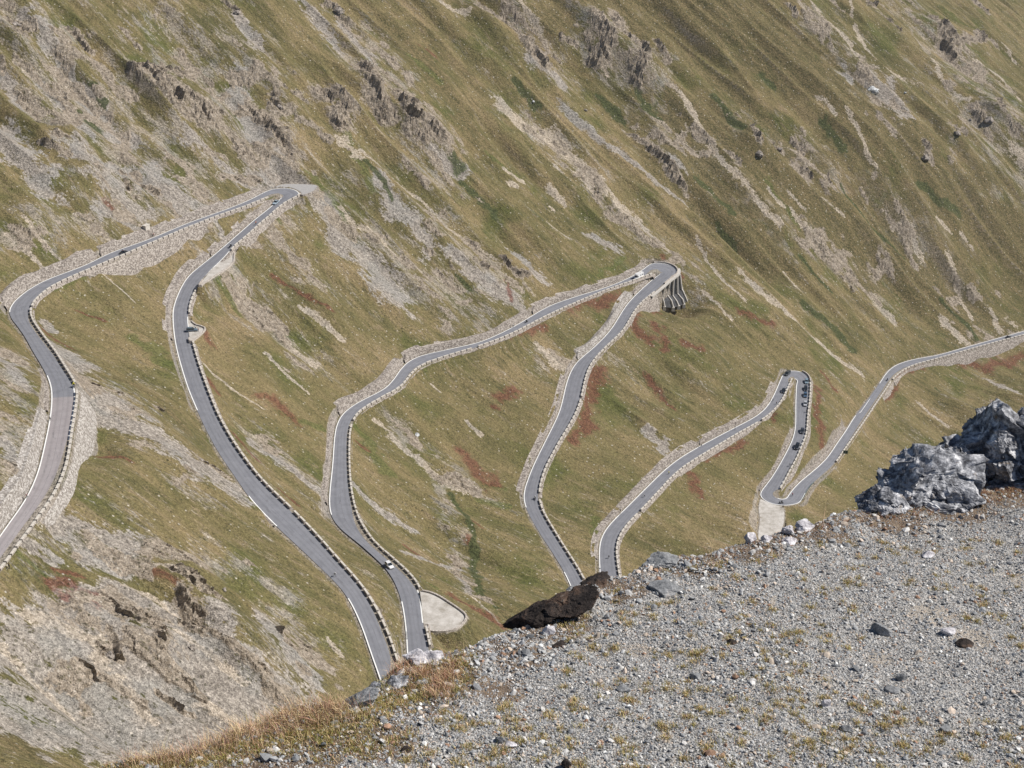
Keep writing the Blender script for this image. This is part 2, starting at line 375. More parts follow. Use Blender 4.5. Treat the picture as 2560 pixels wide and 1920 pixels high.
# ------------------------------------------------------------------ ground cover patches (polyline, half width), read off the photograph
ST = {
'S': [[(60,30),(150,130),(200,230),15],[(170,180),(250,280),(300,330),22],[(590,30),(640,120),14],[(600,200),(640,300),(680,400),26],[(480,350),(560,420),(620,460),18],[(640,430),(740,450),26],[(0,320),(60,400),(110,480),30],[(200,400),(260,460),(330,520),28],[(300,440),(400,450),(480,520),30],[(390,410),(460,500),12],[(100,200),(170,270),(230,350),14],[(260,540),(380,580),18],[(750,0),(850,120),12],[(1100,400),(1160,430),16],[(1340,180),(1400,230),16],[(1400,260),(1470,320),(1550,390),(1650,470),(1710,510),11],[(960,470),(1020,550),(1080,620),24],[(1150,650),(1220,700),(1300,760),24],[(790,490),(850,560),(900,640),(990,720),34],[(1480,580),(1540,620),14],[(1620,380),(1700,450),13],[(2130,190),(2200,210),(2240,280),24],[(160,880),(200,960),(300,1040),(400,1100),(500,1180),(580,1230),42],[(230,1000),(330,1060),(430,1130),46],[(100,800),(130,830),9],[(640,1110),(720,1170),(800,1230),(830,1270),17],[(0,890),(60,960),18],[(0,1100),(60,1200),18],[(1615,1075),(1670,1110),(1660,1130),14],[(890,1230),(950,1280),(1030,1310),15],[(1010,1370),(1100,1390),(1160,1400),7],[(1150,1420),(1200,1500),8],[(130,1290),(230,1340),(320,1370),(260,1400),38],[(60,1380),(160,1420),18],[(-40,1640),(100,1660),(300,1740),(500,1780),(760,1800),130],[(-60,1800),(150,1850),(400,1900),(700,1880),80],[(280,1560),(420,1560),(560,1640),(700,1760),60],[(-40,1640),(100,1660),(300,1740),(500,1780),60],[(250,1840),(420,1860),(560,1840),60],[(420,1720),(560,1750),50],[(660,1560),(720,1640),(780,1720),22],[(200,1560),(350,1650),(600,1700),46],[(2480,940),(2540,980),10],[(850,50),(930,160),12],[(0,180),(60,260),16],[(540,560),(560,590),6],[(1290,620),(1360,700),12]],
'C': [[(60,165),(95,190),4],[(250,280),(300,330),2.5],[(1100,5),(1130,25),(1170,40),6],[(1300,10),(1320,40),(1345,75),8],[(1245,232),(1265,262),(1320,285),13],[(1256,250),(1300,300),(1380,322),(1430,372),(1480,430),(1540,500),(1590,545),14],[(1590,545),(1650,610),(1700,650),6],[(1350,290),(1420,340),12],[(1260,410),(1300,430),6],[(1275,440),(1290,450),6],[(1380,400),(1400,420),5],[(1380,460),(1405,485),9],[(1375,500),(1385,510),4],[(1375,570),(1420,590),7],[(900,380),(960,430),(1050,480),(1120,560),(1200,620),(1240,650),4],[(850,515),(890,560),(940,580),(990,640),6],[(1975,0),(2010,40),(2035,75),4],[(2015,5),(2060,70),4],[(2125,0),(2130,40),2.5],[(2135,60),(2170,120),(2210,160),(2265,190),6],[(2070,70),(2110,110),(2140,150),5],[(2365,35),(2400,65),(2430,90),4],[(2430,40),(2500,100),(2560,180),6],[(2330,160),(2350,200),(2390,240),(2420,255),4],[(2430,160),(2500,200),(2510,220),(2550,270),5],[(1700,250),(1740,310),(1790,400),(1830,440),(1880,500),(1920,540),(1950,570),7],[(2040,240),(2090,290),5],[(2115,280),(2150,340),(2165,390),(2190,430),4],[(1920,480),(1960,520),6],[(1980,530),(2010,570),(2060,620),(2110,660),7],[(1970,480),(2020,530),3],[(2060,500),(2110,540),3],[(2230,560),(2280,570),4],[(2270,580),(2300,620),9],[(2345,550),(2370,580),5],[(2400,590),(2430,630),4],[(2540,370),(2560,400),9],[(560,690),(600,740),(680,810),(740,870),(780,900),11],[(660,900),(720,950),(770,990),5],[(760,770),(800,800),(850,850),8],[(250,680),(310,730),(340,760),3],[(510,920),(600,990),(660,1030),4],[(1340,860),(1380,890),(1400,920),11],[(1080,960),(1100,980),3],[(1175,1065),(1205,1090),6],[(940,1050),(990,1090),(1040,1140),(1110,1190),(1160,1220),8],[(1090,1440),(1180,1500),(1250,1560),2.5],[(50,1540),(150,1580),(230,1620),18],[(230,1620),(260,1700),14],[(0,1600),(80,1680),(160,1740),9],[(500,1780),(620,1850),14],[(300,1720),(380,1800),12],[(320,1490),(370,1510),(430,1560),(490,1640),9],[(390,1460),(450,1470),(500,1500),8],[(450,1640),(520,1700),(620,1760),7],[(820,1600),(850,1640),6],[(1860,700),(1930,760),(2000,820),(2100,890),(2150,930),10],[(1760,720),(1830,800),4],[(1960,680),(2000,720),4],[(2180,740),(2230,800),10],[(2370,650),(2400,720),(2430,790),5],[(2360,800),(2420,850),11],[(2480,780),(2500,820),6],[(2520,800),(2550,830),5],[(2290,1000),(2370,1060),4],[(1740,600),(1800,690),(1860,760),4],[(870,370),(850,350),(900,400),12],[(1560,540),(1620,600),5],[(1440,420),(1500,490),10],[(20,580),(80,640),(130,690),6],[(60,560),(150,650),4]],
'R': [[(185,775),(255,805),7.25],[(105,825),(150,860),(200,885),5.8],[(235,1100),(280,1110),(330,1145),11.6],[(525,960),(545,990),8.7],[(660,1000),(705,1035),23.2],[(685,690),(740,730),(780,760),(830,790),7.25],[(510,712),(570,695),5.8],[(590,1100),(640,1150),7.25],[(500,850),(520,870),13.05],[(275,520),(290,535),10.15],[(1414,780),(1480,755),(1545,738),15.95],[(1260,850),(1320,830),(1370,815),8.7],[(1580,790),(1595,830),(1612,850),15.95],[(1590,768),(1650,768),7.25],[(1500,930),(1480,1000),(1462,1050),18.85],[(1475,1040),(1430,1110),10.15],[(1250,990),(1295,978),15.95],[(1230,1010),(1250,1020),8.7],[(1155,1130),(1180,1180),(1230,1195),23.2],[(905,1120),(920,1130),8.7],[(1700,870),(1740,890),13.05],[(1860,790),(1930,820),10.15],[(1650,640),(1700,680),7.25],[(1260,700),(1280,750),5.8],[(1160,1335),(1170,1345),8.7],[(1010,1350),(1040,1370),7.25],[(1130,1490),(1200,1530),(1260,1570),11.6],[(130,1480),(180,1470),(200,1490),17.4],[(170,1520),(250,1530),(290,1550),21.75],[(150,1440),(215,1455),8.7],[(380,1465),(430,1500),(460,1530),11.6],[(1760,1150),(1830,1120),(1870,1110),10.15],[(1930,1050),(1940,1040),8.7],[(2042,970),(2045,1080),8.7],[(2052,1090),(2050,1120),7.25],[(2050,930),(2090,980),4.35],[(2400,900),(2480,900),(2560,880),13.05],[(2211,1000),(2228,985),(2248,948),(2265,933),(2310,918),5.075],[(1210,1320),(1180,1300),5.8],[(1750,1240),(1720,1180),14.5],[(700,1230),(740,1262),8.7],[(1070,115),(1085,125),13.05],[(1660,880),(1640,820),11.6],[(1680,1010),(1610,930),8.7]],
'G': [[(115,735),(160,720),(210,695),7],[(340,850),(400,880),14],[(395,870),(405,905),15],[(700,1040),(760,1060),(810,1078),9],[(1215,370),(1250,400),(1290,420),8],[(1215,1205),(1262,1215),12],[(1200,1245),(1270,1265),10],[(55,1410),(90,1430),7],[(100,1440),(180,1490),6],[(540,720),(600,790),7],[(1050,1450),(1090,1470),7],[(1040,890),(1060,930),8],[(900,1080),(960,1180),16],[(1640,1180),(1650,1220),9],[(1490,1290),(1495,1350),10],[(880,1000),(1000,980),4],[(700,560),(690,540),4],[(860,330),(930,470),10],[(780,430),(860,540),9],[(1500,690),(1560,640),6],[(1920,460),(1990,560),9],[(1020,130),(1100,200),7]],
'D': [[(1110,380),(1150,420),12],[(915,410),(960,460),(980,500),6],[(1160,450),(1200,500),(1240,540),9],[(1797,564),(1830,600),(1855,637),7],[(2100,450),(2115,480),(2150,520),(2180,560),(2220,590),(2260,630),3.5],[(2000,650),(2030,690),(2080,740),4],[(2350,740),(2420,810),(2455,850),5],[(2010,770),(2080,820),(2130,870),9],[(1130,1220),(1165,1280),(1180,1330),(1185,1400),(1200,1460),(1240,1530),8.5],[(1140,680),(1180,720),5],[(1590,230),(1650,300),10],[(1750,460),(1830,540),9],[(1500,230),(1560,300),9],[(230,200),(250,240),9],[(200,270),(250,320),9],[(1290,190),(1340,250),9],[(2290,450),(2400,540),8],[(1900,180),(1930,210),7],[(2340,975),(2350,985),4],[(1780,240),(1850,330),9],[(2060,300),(2100,360),9]],
'K': [[(30,45),(50,60),16],[(40,85),(50,90),12],[(340,168),(400,172),(470,165),11],[(380,200),(450,260),(540,290),30],[(690,240),(700,272),9],[(645,270),(700,330),(720,390),13],[(240,450),(250,455),7],[(315,455),(320,475),6],[(150,365),(165,375),8],[(95,315),(102,322),6],[(570,10),(592,28),11],[(830,10),(860,30),14],[(742,235),(760,245),10],[(790,215),(870,270),(850,310),22],[(915,180),(940,260),(965,300),22],[(1010,260),(1050,330),(1090,360),26],[(1215,40),(1240,80),(1290,100),17],[(1290,110),(1310,140),(1350,180),20],[(1400,90),(1440,110),8],[(1495,55),(1508,110),(1500,150),16],[(1545,60),(1560,120),17],[(1580,120),(1600,160),(1590,210),17],[(1640,110),(1660,150),8],[(1590,350),(1660,420),(1700,480),12],[(2330,70),(2380,90),(2360,130),16],[(2380,100),(2440,120),(2490,110),12],[(2170,15),(2190,20),10],[(2080,0),(2100,20),8],[(2440,10),(2470,35),9],[(1970,20),(1985,35),6],[(2430,270),(2460,300),12],[(2480,250),(2500,300),10],[(2380,320),(2410,330),9],[(2310,370),(2330,410),9],[(2230,60),(2250,75),9],[(1885,350),(1900,380),11],[(1925,355),(1950,370),7],[(1985,335),(2000,360),7],[(1820,390),(1840,420),9],[(1990,410),(2020,430),8],[(235,965),(300,990),5],[(390,1030),(410,1040),6],[(500,1150),(560,1190),14],[(270,1600),(300,1680),12],[(330,1580),(400,1600),(420,1680),26],[(470,1540),(490,1620),(560,1680),(640,1720),26],[(440,1480),(560,1560),16],[(1255,650),(1290,690),(1330,690),8],[(1205,660),(1215,670),5],[(700,1600),(740,1650),7],[(400,1750),(470,1790),10],[(560,440),(640,440),10],[(320,440),(390,470),9],[(620,390),(700,430),16],[(100,370),(150,400),8],[(170,60),(230,110),10],[(300,60),(340,100),9],[(2480,1000),(2500,1010),5]],
'H': [[(0,60),(150,200),(300,350),(480,470),150],[(450,60),(620,250),(720,420),110],[(880,80),(1000,250),(1080,400),70],[(1250,60),(1350,160),60],[(1500,80),(1600,200),(1700,420),60],[(1350,300),(1550,520),(1720,680),40],[(1700,300),(1900,560),40],[(850,500),(1000,680),(1200,760),70],[(1100,560),(1250,700),50],[(2300,60),(2450,200),(2500,330),110],[(1850,330),(2050,420),50],[(2050,80),(2200,260),50],[(1950,560),(2150,700),(2300,600),70],[(2350,650),(2450,800),60],[(200,940),(400,1100),(560,1220),70],[(560,700),(760,900),60],[(0,880),(60,1200),60],[(60,1320),(300,1400),(600,1400),50],[(150,1600),(400,1700),(700,1750),130],[(700,1500),(800,1700),50],[(0,600),(150,560),(400,520),40],[(680,560),(760,700),40],[(1500,900),(1350,900),30],[(650,1100),(830,1260),40],[(1100,1180),(1180,1480),30],[(1000,1060),(1200,1240),30]],
'B': [[(1750,330),(1950,480),(2150,620),(2400,760),90],[(1650,430),(1900,640),50],[(2150,300),(2400,500),(2560,640),90],[(0,1830),(60,1880),(120,1940),30],[(1500,-30),(1700,10),(1880,60),(1990,140),90],[(1700,130),(1850,230),(2000,380),16],[(960,40),(1100,200),(1200,330),22],[(1330,40),(1400,60),22],[(1000,1420),(960,1380),14],[(400,1020),(480,1080),14],[(300,960),(420,1010),12],[(0,1250),(20,1300),12],[(900,1330),(960,1400),7],[(1220,1500),(1270,1560),12],[(1100,620),(1180,660),10],[(30,330),(0,280),12]],
}
STK = {}
for k, lst in ST.items():
    out = []
    for s in lst:
        w0 = s[-1]; P = np.array(s[:-1], float); W = hit0(P[:, 0], P[:, 1]); dist = np.linalg.norm(W, axis=1).mean()
        out.append((W[:, :2], w0 * dist / FPX * 1.25))
    STK[k] = out
_wc = {}
def warps(x, y):
    if _wc.get('k') is not x:
        _wc['k'] = x; _wc['v'] = (fbm(x / 9., y / 9., 3, 51), fbm(x / 9., y / 9., 3, 61), fbm(x / 2.5, y / 2.5, 2, 71), fbm(x / 2.5, y / 2.5, 2, 81))
    return _wc['v']
def patch_mask(x, y, kind):
    """0..1 cover of the given kind; .5 on its outline (edges are frayed by noise)"""
    m = np.zeros(x.shape, np.float32)
    wx, wy, wx2, wy2 = warps(x, y)
    for P, w0 in STK[kind]:
        R_ = 2.4 * w0 + 4
        lo = P.min(0) - R_; hi = P.max(0) + R_
        idx = np.nonzero((x > lo[0]) & (x < hi[0]) & (y > lo[1]) & (y < hi[1]))[0]
        if not len(idx): continue
        a = x[idx] + wx[idx] * w0 * 1.3 + wx2[idx] * min(w0, 2.5) * .8; b = y[idx] + wy[idx] * w0 * 1.3 + wy2[idx] * min(w0, 2.5) * .8
        d = np.full(len(idx), 1e9)
        for i in range(max(1, len(P) - 1)):
            p = P[i]; q = P[min(i + 1, len(P) - 1)]; e = q - p; L2 = max((e ** 2).sum(), 1e-6)
            t = np.clip(((a - p[0]) * e[0] + (b - p[1]) * e[1]) / L2, 0, 1)
            d = np.minimum(d, np.hypot(a - p[0] - t * e[0], b - p[1] - t * e[1]))
        v = np.clip(1.5 - d / w0, 0, 1.5); m[idx] = np.maximum(m[idx], v)
    return m
CA, SA = math.cos(math.radians(-36)), math.sin(math.radians(-36))     # fall line of the far face
CB, SB = math.cos(math.radians(-20)), math.sin(math.radians(-20))         # fall line of the near face
def flow(x, y):
    """weight of the near face, and (across, along) coordinates of both faces"""
    wn = sstep(40, -60, (y - 520) - .35 * (x + 60))
    return wn, (-SA * x + CA * y), (CA * x + SA * y), (-SB * x + CB * y), (CB * x + SB * y)
def relief(x, y, K):
    wn, u1, v1, u2, v2 = flow(x, y)
    def two(f): return f(u1, v1) * (1 - wn) + f(u2, v2) * wn
    d = 7.5 * two(lambda u, v: fbm(u / 30, v / 150, 3, 3)) + 3.8 * two(lambda u, v: .5 - np.abs(fbm(u / 17, v / 90, 2, 8)) * 2)
    d = d + .9 * two(lambda u, v: fbm(u / 6, v / 26, 3, 13))
    d = d + .28 * two(lambda u, v: fbm(u / 1.6, v / 4.5, 3, 23))
    rk = sstep(.35, 1.0, K)
    e = 0 * d
    if rk.max() > 0:
        wx = 1.2 * fbm(x / 3., y / 3., 2, 35); wy = 1.2 * fbm(x / 3., y / 3., 2, 36)
        cf = two(lambda u, v: cellf(u / 4.2 + wx * .2, v / 9. + wy * .2, 5)); cf2 = two(lambda u, v: cellf(u / 2.1 + wx * .3, v / 3. + wy * .3, 15)); cf3 = cellf(x / 1.05, y / 1.05, 25)
        e = rk * (.62 + 1.0 * np.clip(K - .72, 0, .78)) * (2.5 * (cf - .42) + 1.25 * (cf2 - .5) + .6 * (cf3 - .5) + .6)
    return d, e

# pads of pale gravel beside the road: outline in the picture, height of the road there
def h_at(px, py):
    c = (Lp + Rp) / 2; return hh[np.argmin((c[:, 0] - px) ** 2 + (c[:, 1] - py) ** 2)]
PADS = [
 ('layby', (1048, 1510), [(1050,1478),(1062,1480),(1078,1484),(1098,1493),(1122,1508),(1150,1527),(1163,1540),(1160,1553),(1143,1570),(1118,1577),(1085,1578),(1070,1572),(1058,1555),(1055,1520)]),
 ('layby', (1925, 1240), [(1901,1247),(1918,1255),(1940,1263),(1957,1268),(1961,1288),(1958,1312),(1946,1340),(1925,1358),(1900,1356),(1896,1330),(1900,1300),(1897,1270)]),
 ('layby', (545, 660), [(586,620),(584,640),(582,655),(562,674),(540,688),(512,706),(500,712),(527,676),(558,647),(574,629)]),
 ('layby', (455, 820), [(471,798),(487,812),(500,816),(511,822),(503,834),(481,852),(474,845)]),
 ('layby', (729, 480), [(682,471),(704,461),(745,460),(790,463),(785,478),(757,489),(753,481),(744,475),(728,469),(704,468)]),
]
PADW = []
for nme, hp, pl in PADS:
    h = h_at(*hp); P = np.array(pl, float); PADW.append((at_h(P[:, 0], P[:, 1], h), h))
def poly_sd(x, y, P):
    d = np.full(x.shape, 1e9); ins = np.zeros(x.shape, bool)
    for i in range(len(P)):
        p = P[i]; q = P[(i + 1) % len(P)]; e = q - p; t = np.clip(((x - p[0]) * e[0] + (y - p[1]) * e[1]) / (e ** 2).sum(), 0, 1)
        d = np.minimum(d, np.hypot(x - p[0] - t * e[0], y - p[1] - t * e[1]))
        c = ((p[1] > y) != (q[1] > y)) & (x < (q[0] - p[0]) * (y - p[1]) / (q[1] - p[1] + 1e-12) + p[0]); ins ^= c
    return np.where(ins, -d, d)
def at_px(px, py, side=None):
    """dense station whose edge (or middle) lies at this point of the picture"""
    P = ED[side] if side else DC
    X, Y = project(P[:, 0], P[:, 1], DH); return int(np.argmin((X - px) ** 2 + (Y - py) ** 2))
# steepness of the fill below the downhill edge: gentle grass bank, or tall masonry
KF = np.full(nd, 1.1)
for side, p, q_, k in [('R', (60, 1300), (186, 966), 2.6), ('R', (220, 677), (500, 558), 2.8), ('L', (752, 490), (600, 600), 2.2), ('R', (1150, 880), (1530, 722), 1.35), ('L', (1630, 655), (1604, 753), 25.), ('L', (1600, 757), (1570, 800), 2.6),
                       ('L', (1560, 815), (1451, 998), 1.2), ('R', (1690, 1180), (1940, 1015), 1.8), ('L', (2020, 1040), (1960, 1200), 2.0), ('L', (2000, 929), (2023, 960), 2.), ('R', (1985, 1262), (2080, 1165), 2.6), ('R', (2200, 990), (2640, 815), 3.0)]:
    a_, b_ = sorted((at_px(*p, side), at_px(*q_, side))); KF[a_:b_ + 1] = k
KF[KF < 6] = np.convolve(np.pad(np.minimum(KF, 6), 4, mode='edge'), np.ones(9) / 9, 'valid')[KF < 6]
KU = np.full(nd, 2.5)
for side, p, q_ in [('L', (108, 920), (18, 782)), ('R', (494, 1030), (610, 1230)), ('R', (700, 1325), (1075, 1720)), ('L', (1016, 1600), (824, 1285)), ('R', (1312, 1275), (1480, 1548)), ('L', (2122, 1066), (2680, 795)), ('R', (1989, 965), (1986, 1080))]:
    a_, b_ = sorted((at_px(*p, side), at_px(*q_, side))); KU[a_:b_ + 1] = 1.15
KU = np.convolve(np.pad(KU, 4, mode='edge'), np.ones(9) / 9, 'valid')
DROPS = []
for side, px, py, off, amp, rad in [('L', 1684, 693, 9., 9., 11.), ('L', 1660, 714, 9., 8., 10.), ('L', 1664, 711, 3.5, 3., 7.), ('L', 1692, 688, 2.5, 2., 4.5), ('L', 1680, 700, 2.5, 2., 4.5), ('L', 1668, 710, 2.5, 2., 4.5), ('L', 1656, 717, 2.5, 2., 4.5), ('L', 1645, 724, 2.5, 2., 4.5), ('L', 1632, 735, 2.5, 2., 4.5), ('R', 320, 634, 8., 2.2, 15.), ('R', 385, 606, 8., 1.5, 12.), ('R', 191, 1000, 4., 4., 8.), ('R', 187, 1035, 4., 4., 8.), ('R', 181, 1065, 4., 4., 8.), ('R', 172, 1100, 4., 2., 7.), ('R', 2400, 882, 9., 3.5, 22.), ('R', 2500, 856, 9., 3.5, 22.), ('L', 1612, 748, 8., 4., 10.), ('R', 2010, 1245, 6., 2.5, 8.)]:
    i_ = at_px(px, py, side); c_ = ED[side][i_] + NO[side][i_] * off; DROPS.append((c_[0], c_[1], amp, rad))
hp_mid = [(dend[segi[k]] + dend[segi[k] + 1]) // 2 for k in ('hpA', 'hpH', 'hpB', 'hpI', 'hpC', 'hpD')]
cuts = [0] + hp_mid + [nd - 1]
def carve(x, y, zn):
    """cut the road bed, the verges and the pads into the natural ground; also returns the horizontal gap to the nearest bed"""
    n = len(x); per = []; lo = np.full(n, -1e9); up = np.full(n, 1e9); bg_ = np.full(n, 1e9); bz = np.zeros(n); bk = np.ones(n); bu = np.ones(n)
    KB = 2.5
    for a, b in zip(cuts[:-1], cuts[1:]):
        g = np.full(n, 1e9); zr = np.zeros(n); kf = np.ones(n); ku = np.ones(n)
        for s in range(a, b, 40):
            e = min(s + 41, b + 1); P = DC[s:e]; R_ = HW[s:e].max() + 20
            l_ = P.min(0) - R_; h_ = P.max(0) + R_
            idx = np.nonzero((x > l_[0]) & (x < h_[0]) & (y > l_[1]) & (y < h_[1]))[0]
            if not len(idx): continue
            dx = x[idx][:, None] - P[:, 0]; dy = y[idx][:, None] - P[:, 1]
            gg = np.sqrt(dx * dx + dy * dy) - HW[s:e]; j = gg.argmin(1); r = np.arange(len(idx))
            gj = gg[r, j]; T = DT[s:e][j]; pr = dx[r, j] * T[:, 0] + dy[r, j] * T[:, 1]
            jj = s + j; gr = (DH[np.minimum(jj + 1, nd - 1)] - DH[np.maximum(jj - 1, 0)]) / np.maximum(1e-3, np.hypot(*(DC[np.minimum(jj + 1, nd - 1)] - DC[np.maximum(jj - 1, 0)]).T))
            z = DH[jj] + np.clip(pr, -1.5, 1.5) * gr
            m = gj < g[idx]; ii = idx[m]; g[ii] = gj[m]; zr[ii] = z[m]; kf[ii] = KF[jj[m]]; ku[ii] = KU[jj[m]]
        near = g < 20
        dz = ku * np.maximum(g - 1.2, 0)
        per.append((g, zr, kf, near)); l2 = np.where(near, zr - .10 - np.maximum(kf, 3.2) * np.maximum(g - 1.25, 0), -1e9); u2 = np.where(near, zr - .10 + dz, 1e9)
        lo = np.maximum(lo, l2); up = np.minimum(up, u2)
        m = g < bg_; bg_ = np.where(m, g, bg_); bz = np.where(m, zr, bz); bk = np.where(m, kf, bk); bu = np.where(m, ku, bu)
    for g, zr, kf, near in per:
        lo = np.where(near & (g <= bg_ + 1e-6), np.maximum(lo, zr - .10 - kf * np.maximum(g - 1.25, 0)), lo)
    for P, h in PADW:
        l_ = P.min(0) - 8; h_ = P.max(0) + 8
        idx = np.nonzero((x > l_[0]) & (x < h_[0]) & (y > l_[1]) & (y < h_[1]))[0]
        if not len(idx): continue
        g = poly_sd(x[idx], y[idx], P); dz = 1.3 * np.maximum(g - .8, 0)
        lo[idx] = np.maximum(lo[idx], h - .10 - dz); up[idx] = np.minimum(up[idx], h - .10 + dz)
        m = g < bg_[idx]; ii = idx[m]; bg_[ii] = g[m]; bz[ii] = h
    bad = lo > up
    dz = KB * np.maximum(bg_ - 1.2, 0)
    lo = np.where(bad, bz - .10 - dz, lo); up = np.where(bad, bz - .10 + dz, up)
    return np.clip(zn, lo, up), bg_, bk, bu
# buttresses of rock (negative = rising) and hollows on the open slope
for px, py, amp, rad in [(360, 1630, -7, 13), (300, 1600, 4, 9), (545, 1640, -6, 13), (470, 1600, 4, 8), (640, 1720, -5, 11), (450, 1750, 3, 12), (440, 1500, -3, 9), (1505, 110, -10, 15), (1455, 130, 6, 13), (1600, 175, -9, 15), (1550, 190, 5, 12), (1240, 90, -7, 14),
                         (1340, 170, -7, 14), (1030, 300, -7, 14), (1085, 345, -6, 11), (985, 300, 4, 10), (930, 240, -6, 12), (860, 280, -6, 13), (800, 270, 4, 10), (440, 240, -6, 15), (520, 280, -5, 12), (380, 200, -4, 9), (340, 260, 4, 12), (690, 350, -7, 13), (640, 330, 4, 10),
                         (2360, 100, -9, 20), (2450, 115, -8, 18), (2320, 130, 6, 14), (2490, 290, -8, 16), (2440, 285, 5, 12), (1890, 370, -6, 12), (1670, 430, -6, 14), (1290, 680, -4, 9), (90, 100, -5, 12), (160, 360, -5, 12), (240, 460, -4, 10), (60, 560, -4, 12)]:
    w_ = hit0(px, py)[0]; DROPS.append((w_[0], w_[1], amp, rad))
def extra_drop(x, y):
    """the hollows that the tall fills and the viaduct stand in"""
    r = 0
    for cx, cy, am, rd in DROPS: r = r + am * np.exp(-((x - cx) ** 2 + (y - cy) ** 2) / rd ** 2)
    return r
def crags(x, y, H):
    wn, u1, v1, u2, v2 = flow(x, y)
    n1 = (ridged(u1 / 16, v1 / 34, 3, 91) * (1 - wn) + ridged(u2 / 16, v2 / 34, 3, 91) * wn) + .35 * (vn(x / 5., y / 5., 92) - .5)
    return sstep(.76, .90, n1 + .13 * np.clip(H - .5, -1, 1) * 2 - .09) * sstep(.15, .6, H) * .72
def height(x, y, full=False):
    x = np.asarray(x, float); y = np.asarray(y, float)
    K = np.maximum(patch_mask(x, y, 'K'), crags(x, y, patch_mask(x, y, 'H')))
    d_, e_ = relief(x, y, K); ease = .22 + .78 * sstep(8, 42, road_dist(x, y)); zn = natural0(x, y) - extra_drop(x, y) + d_ * ease + .8 * e_ * ease
    z, g, bk, bu = carve(x, y, zn)
    return (z, g, K, zn, bk, bu, e_) if full else z

# ------------------------------------------------------------------ the mountainside mesh
az = np.concatenate([np.linspace(-1.5, -1, 50, endpoint=False), np.linspace(-1, 1, 1120), np.linspace(1.01, 1.5, 50)])
rr = [60.]
while rr[-1] < 1800: rr.append(rr[-1] + (max(1.2, rr[-1] * .02) if rr[-1] < 225 else rr[-1] * .00158 if rr[-1] < 1480 else rr[-1] * .02))
rr = np.array(rr)
AZ, RR = np.meshgrid(az, rr)
tx = (AZ * RR * (.375 + .115 * sstep(760, 230, RR))).ravel(); ty = RR.ravel().copy()
tz, tg, tK, tn, tk, tu, te = height(tx, ty, True)
stony = patch_mask(tx, ty, 'H')
keep_rows = len(rr); nc = len(az)
wnear = flow(tx, ty)[0]
wall = ((tg > 1.1) & (tg < 14) & (np.abs(tz - tn) > .25) & np.where(tz < tn, tu > 1.8, tk > 1.6)).astype(np.float32)
m1 = np.stack([patch_mask(tx, ty, 'S'), patch_mask(tx, ty, 'C'), patch_mask(tx, ty, 'R'), patch_mask(tx, ty, 'G')], -1)
m2 = np.stack([tK, patch_mask(tx, ty, 'D'), wnear, patch_mask(tx, ty, 'B')], -1)
ii = np.arange(nc - 1); jj = np.arange(keep_rows - 1)
q = (jj[:, None] * nc + ii[None]).ravel()
F = np.stack([q, q + 1, q + nc + 1, q + nc], -1)
verge = sstep(1.15, .5, tg + .5 * fbm(tx / 2.5, ty / 2.5, 2, 99))
te = te * sstep(2., 5., tg) * (np.abs(tz - tn) < .05)
vx = tx + .50 * te; vy = ty - .34 * te

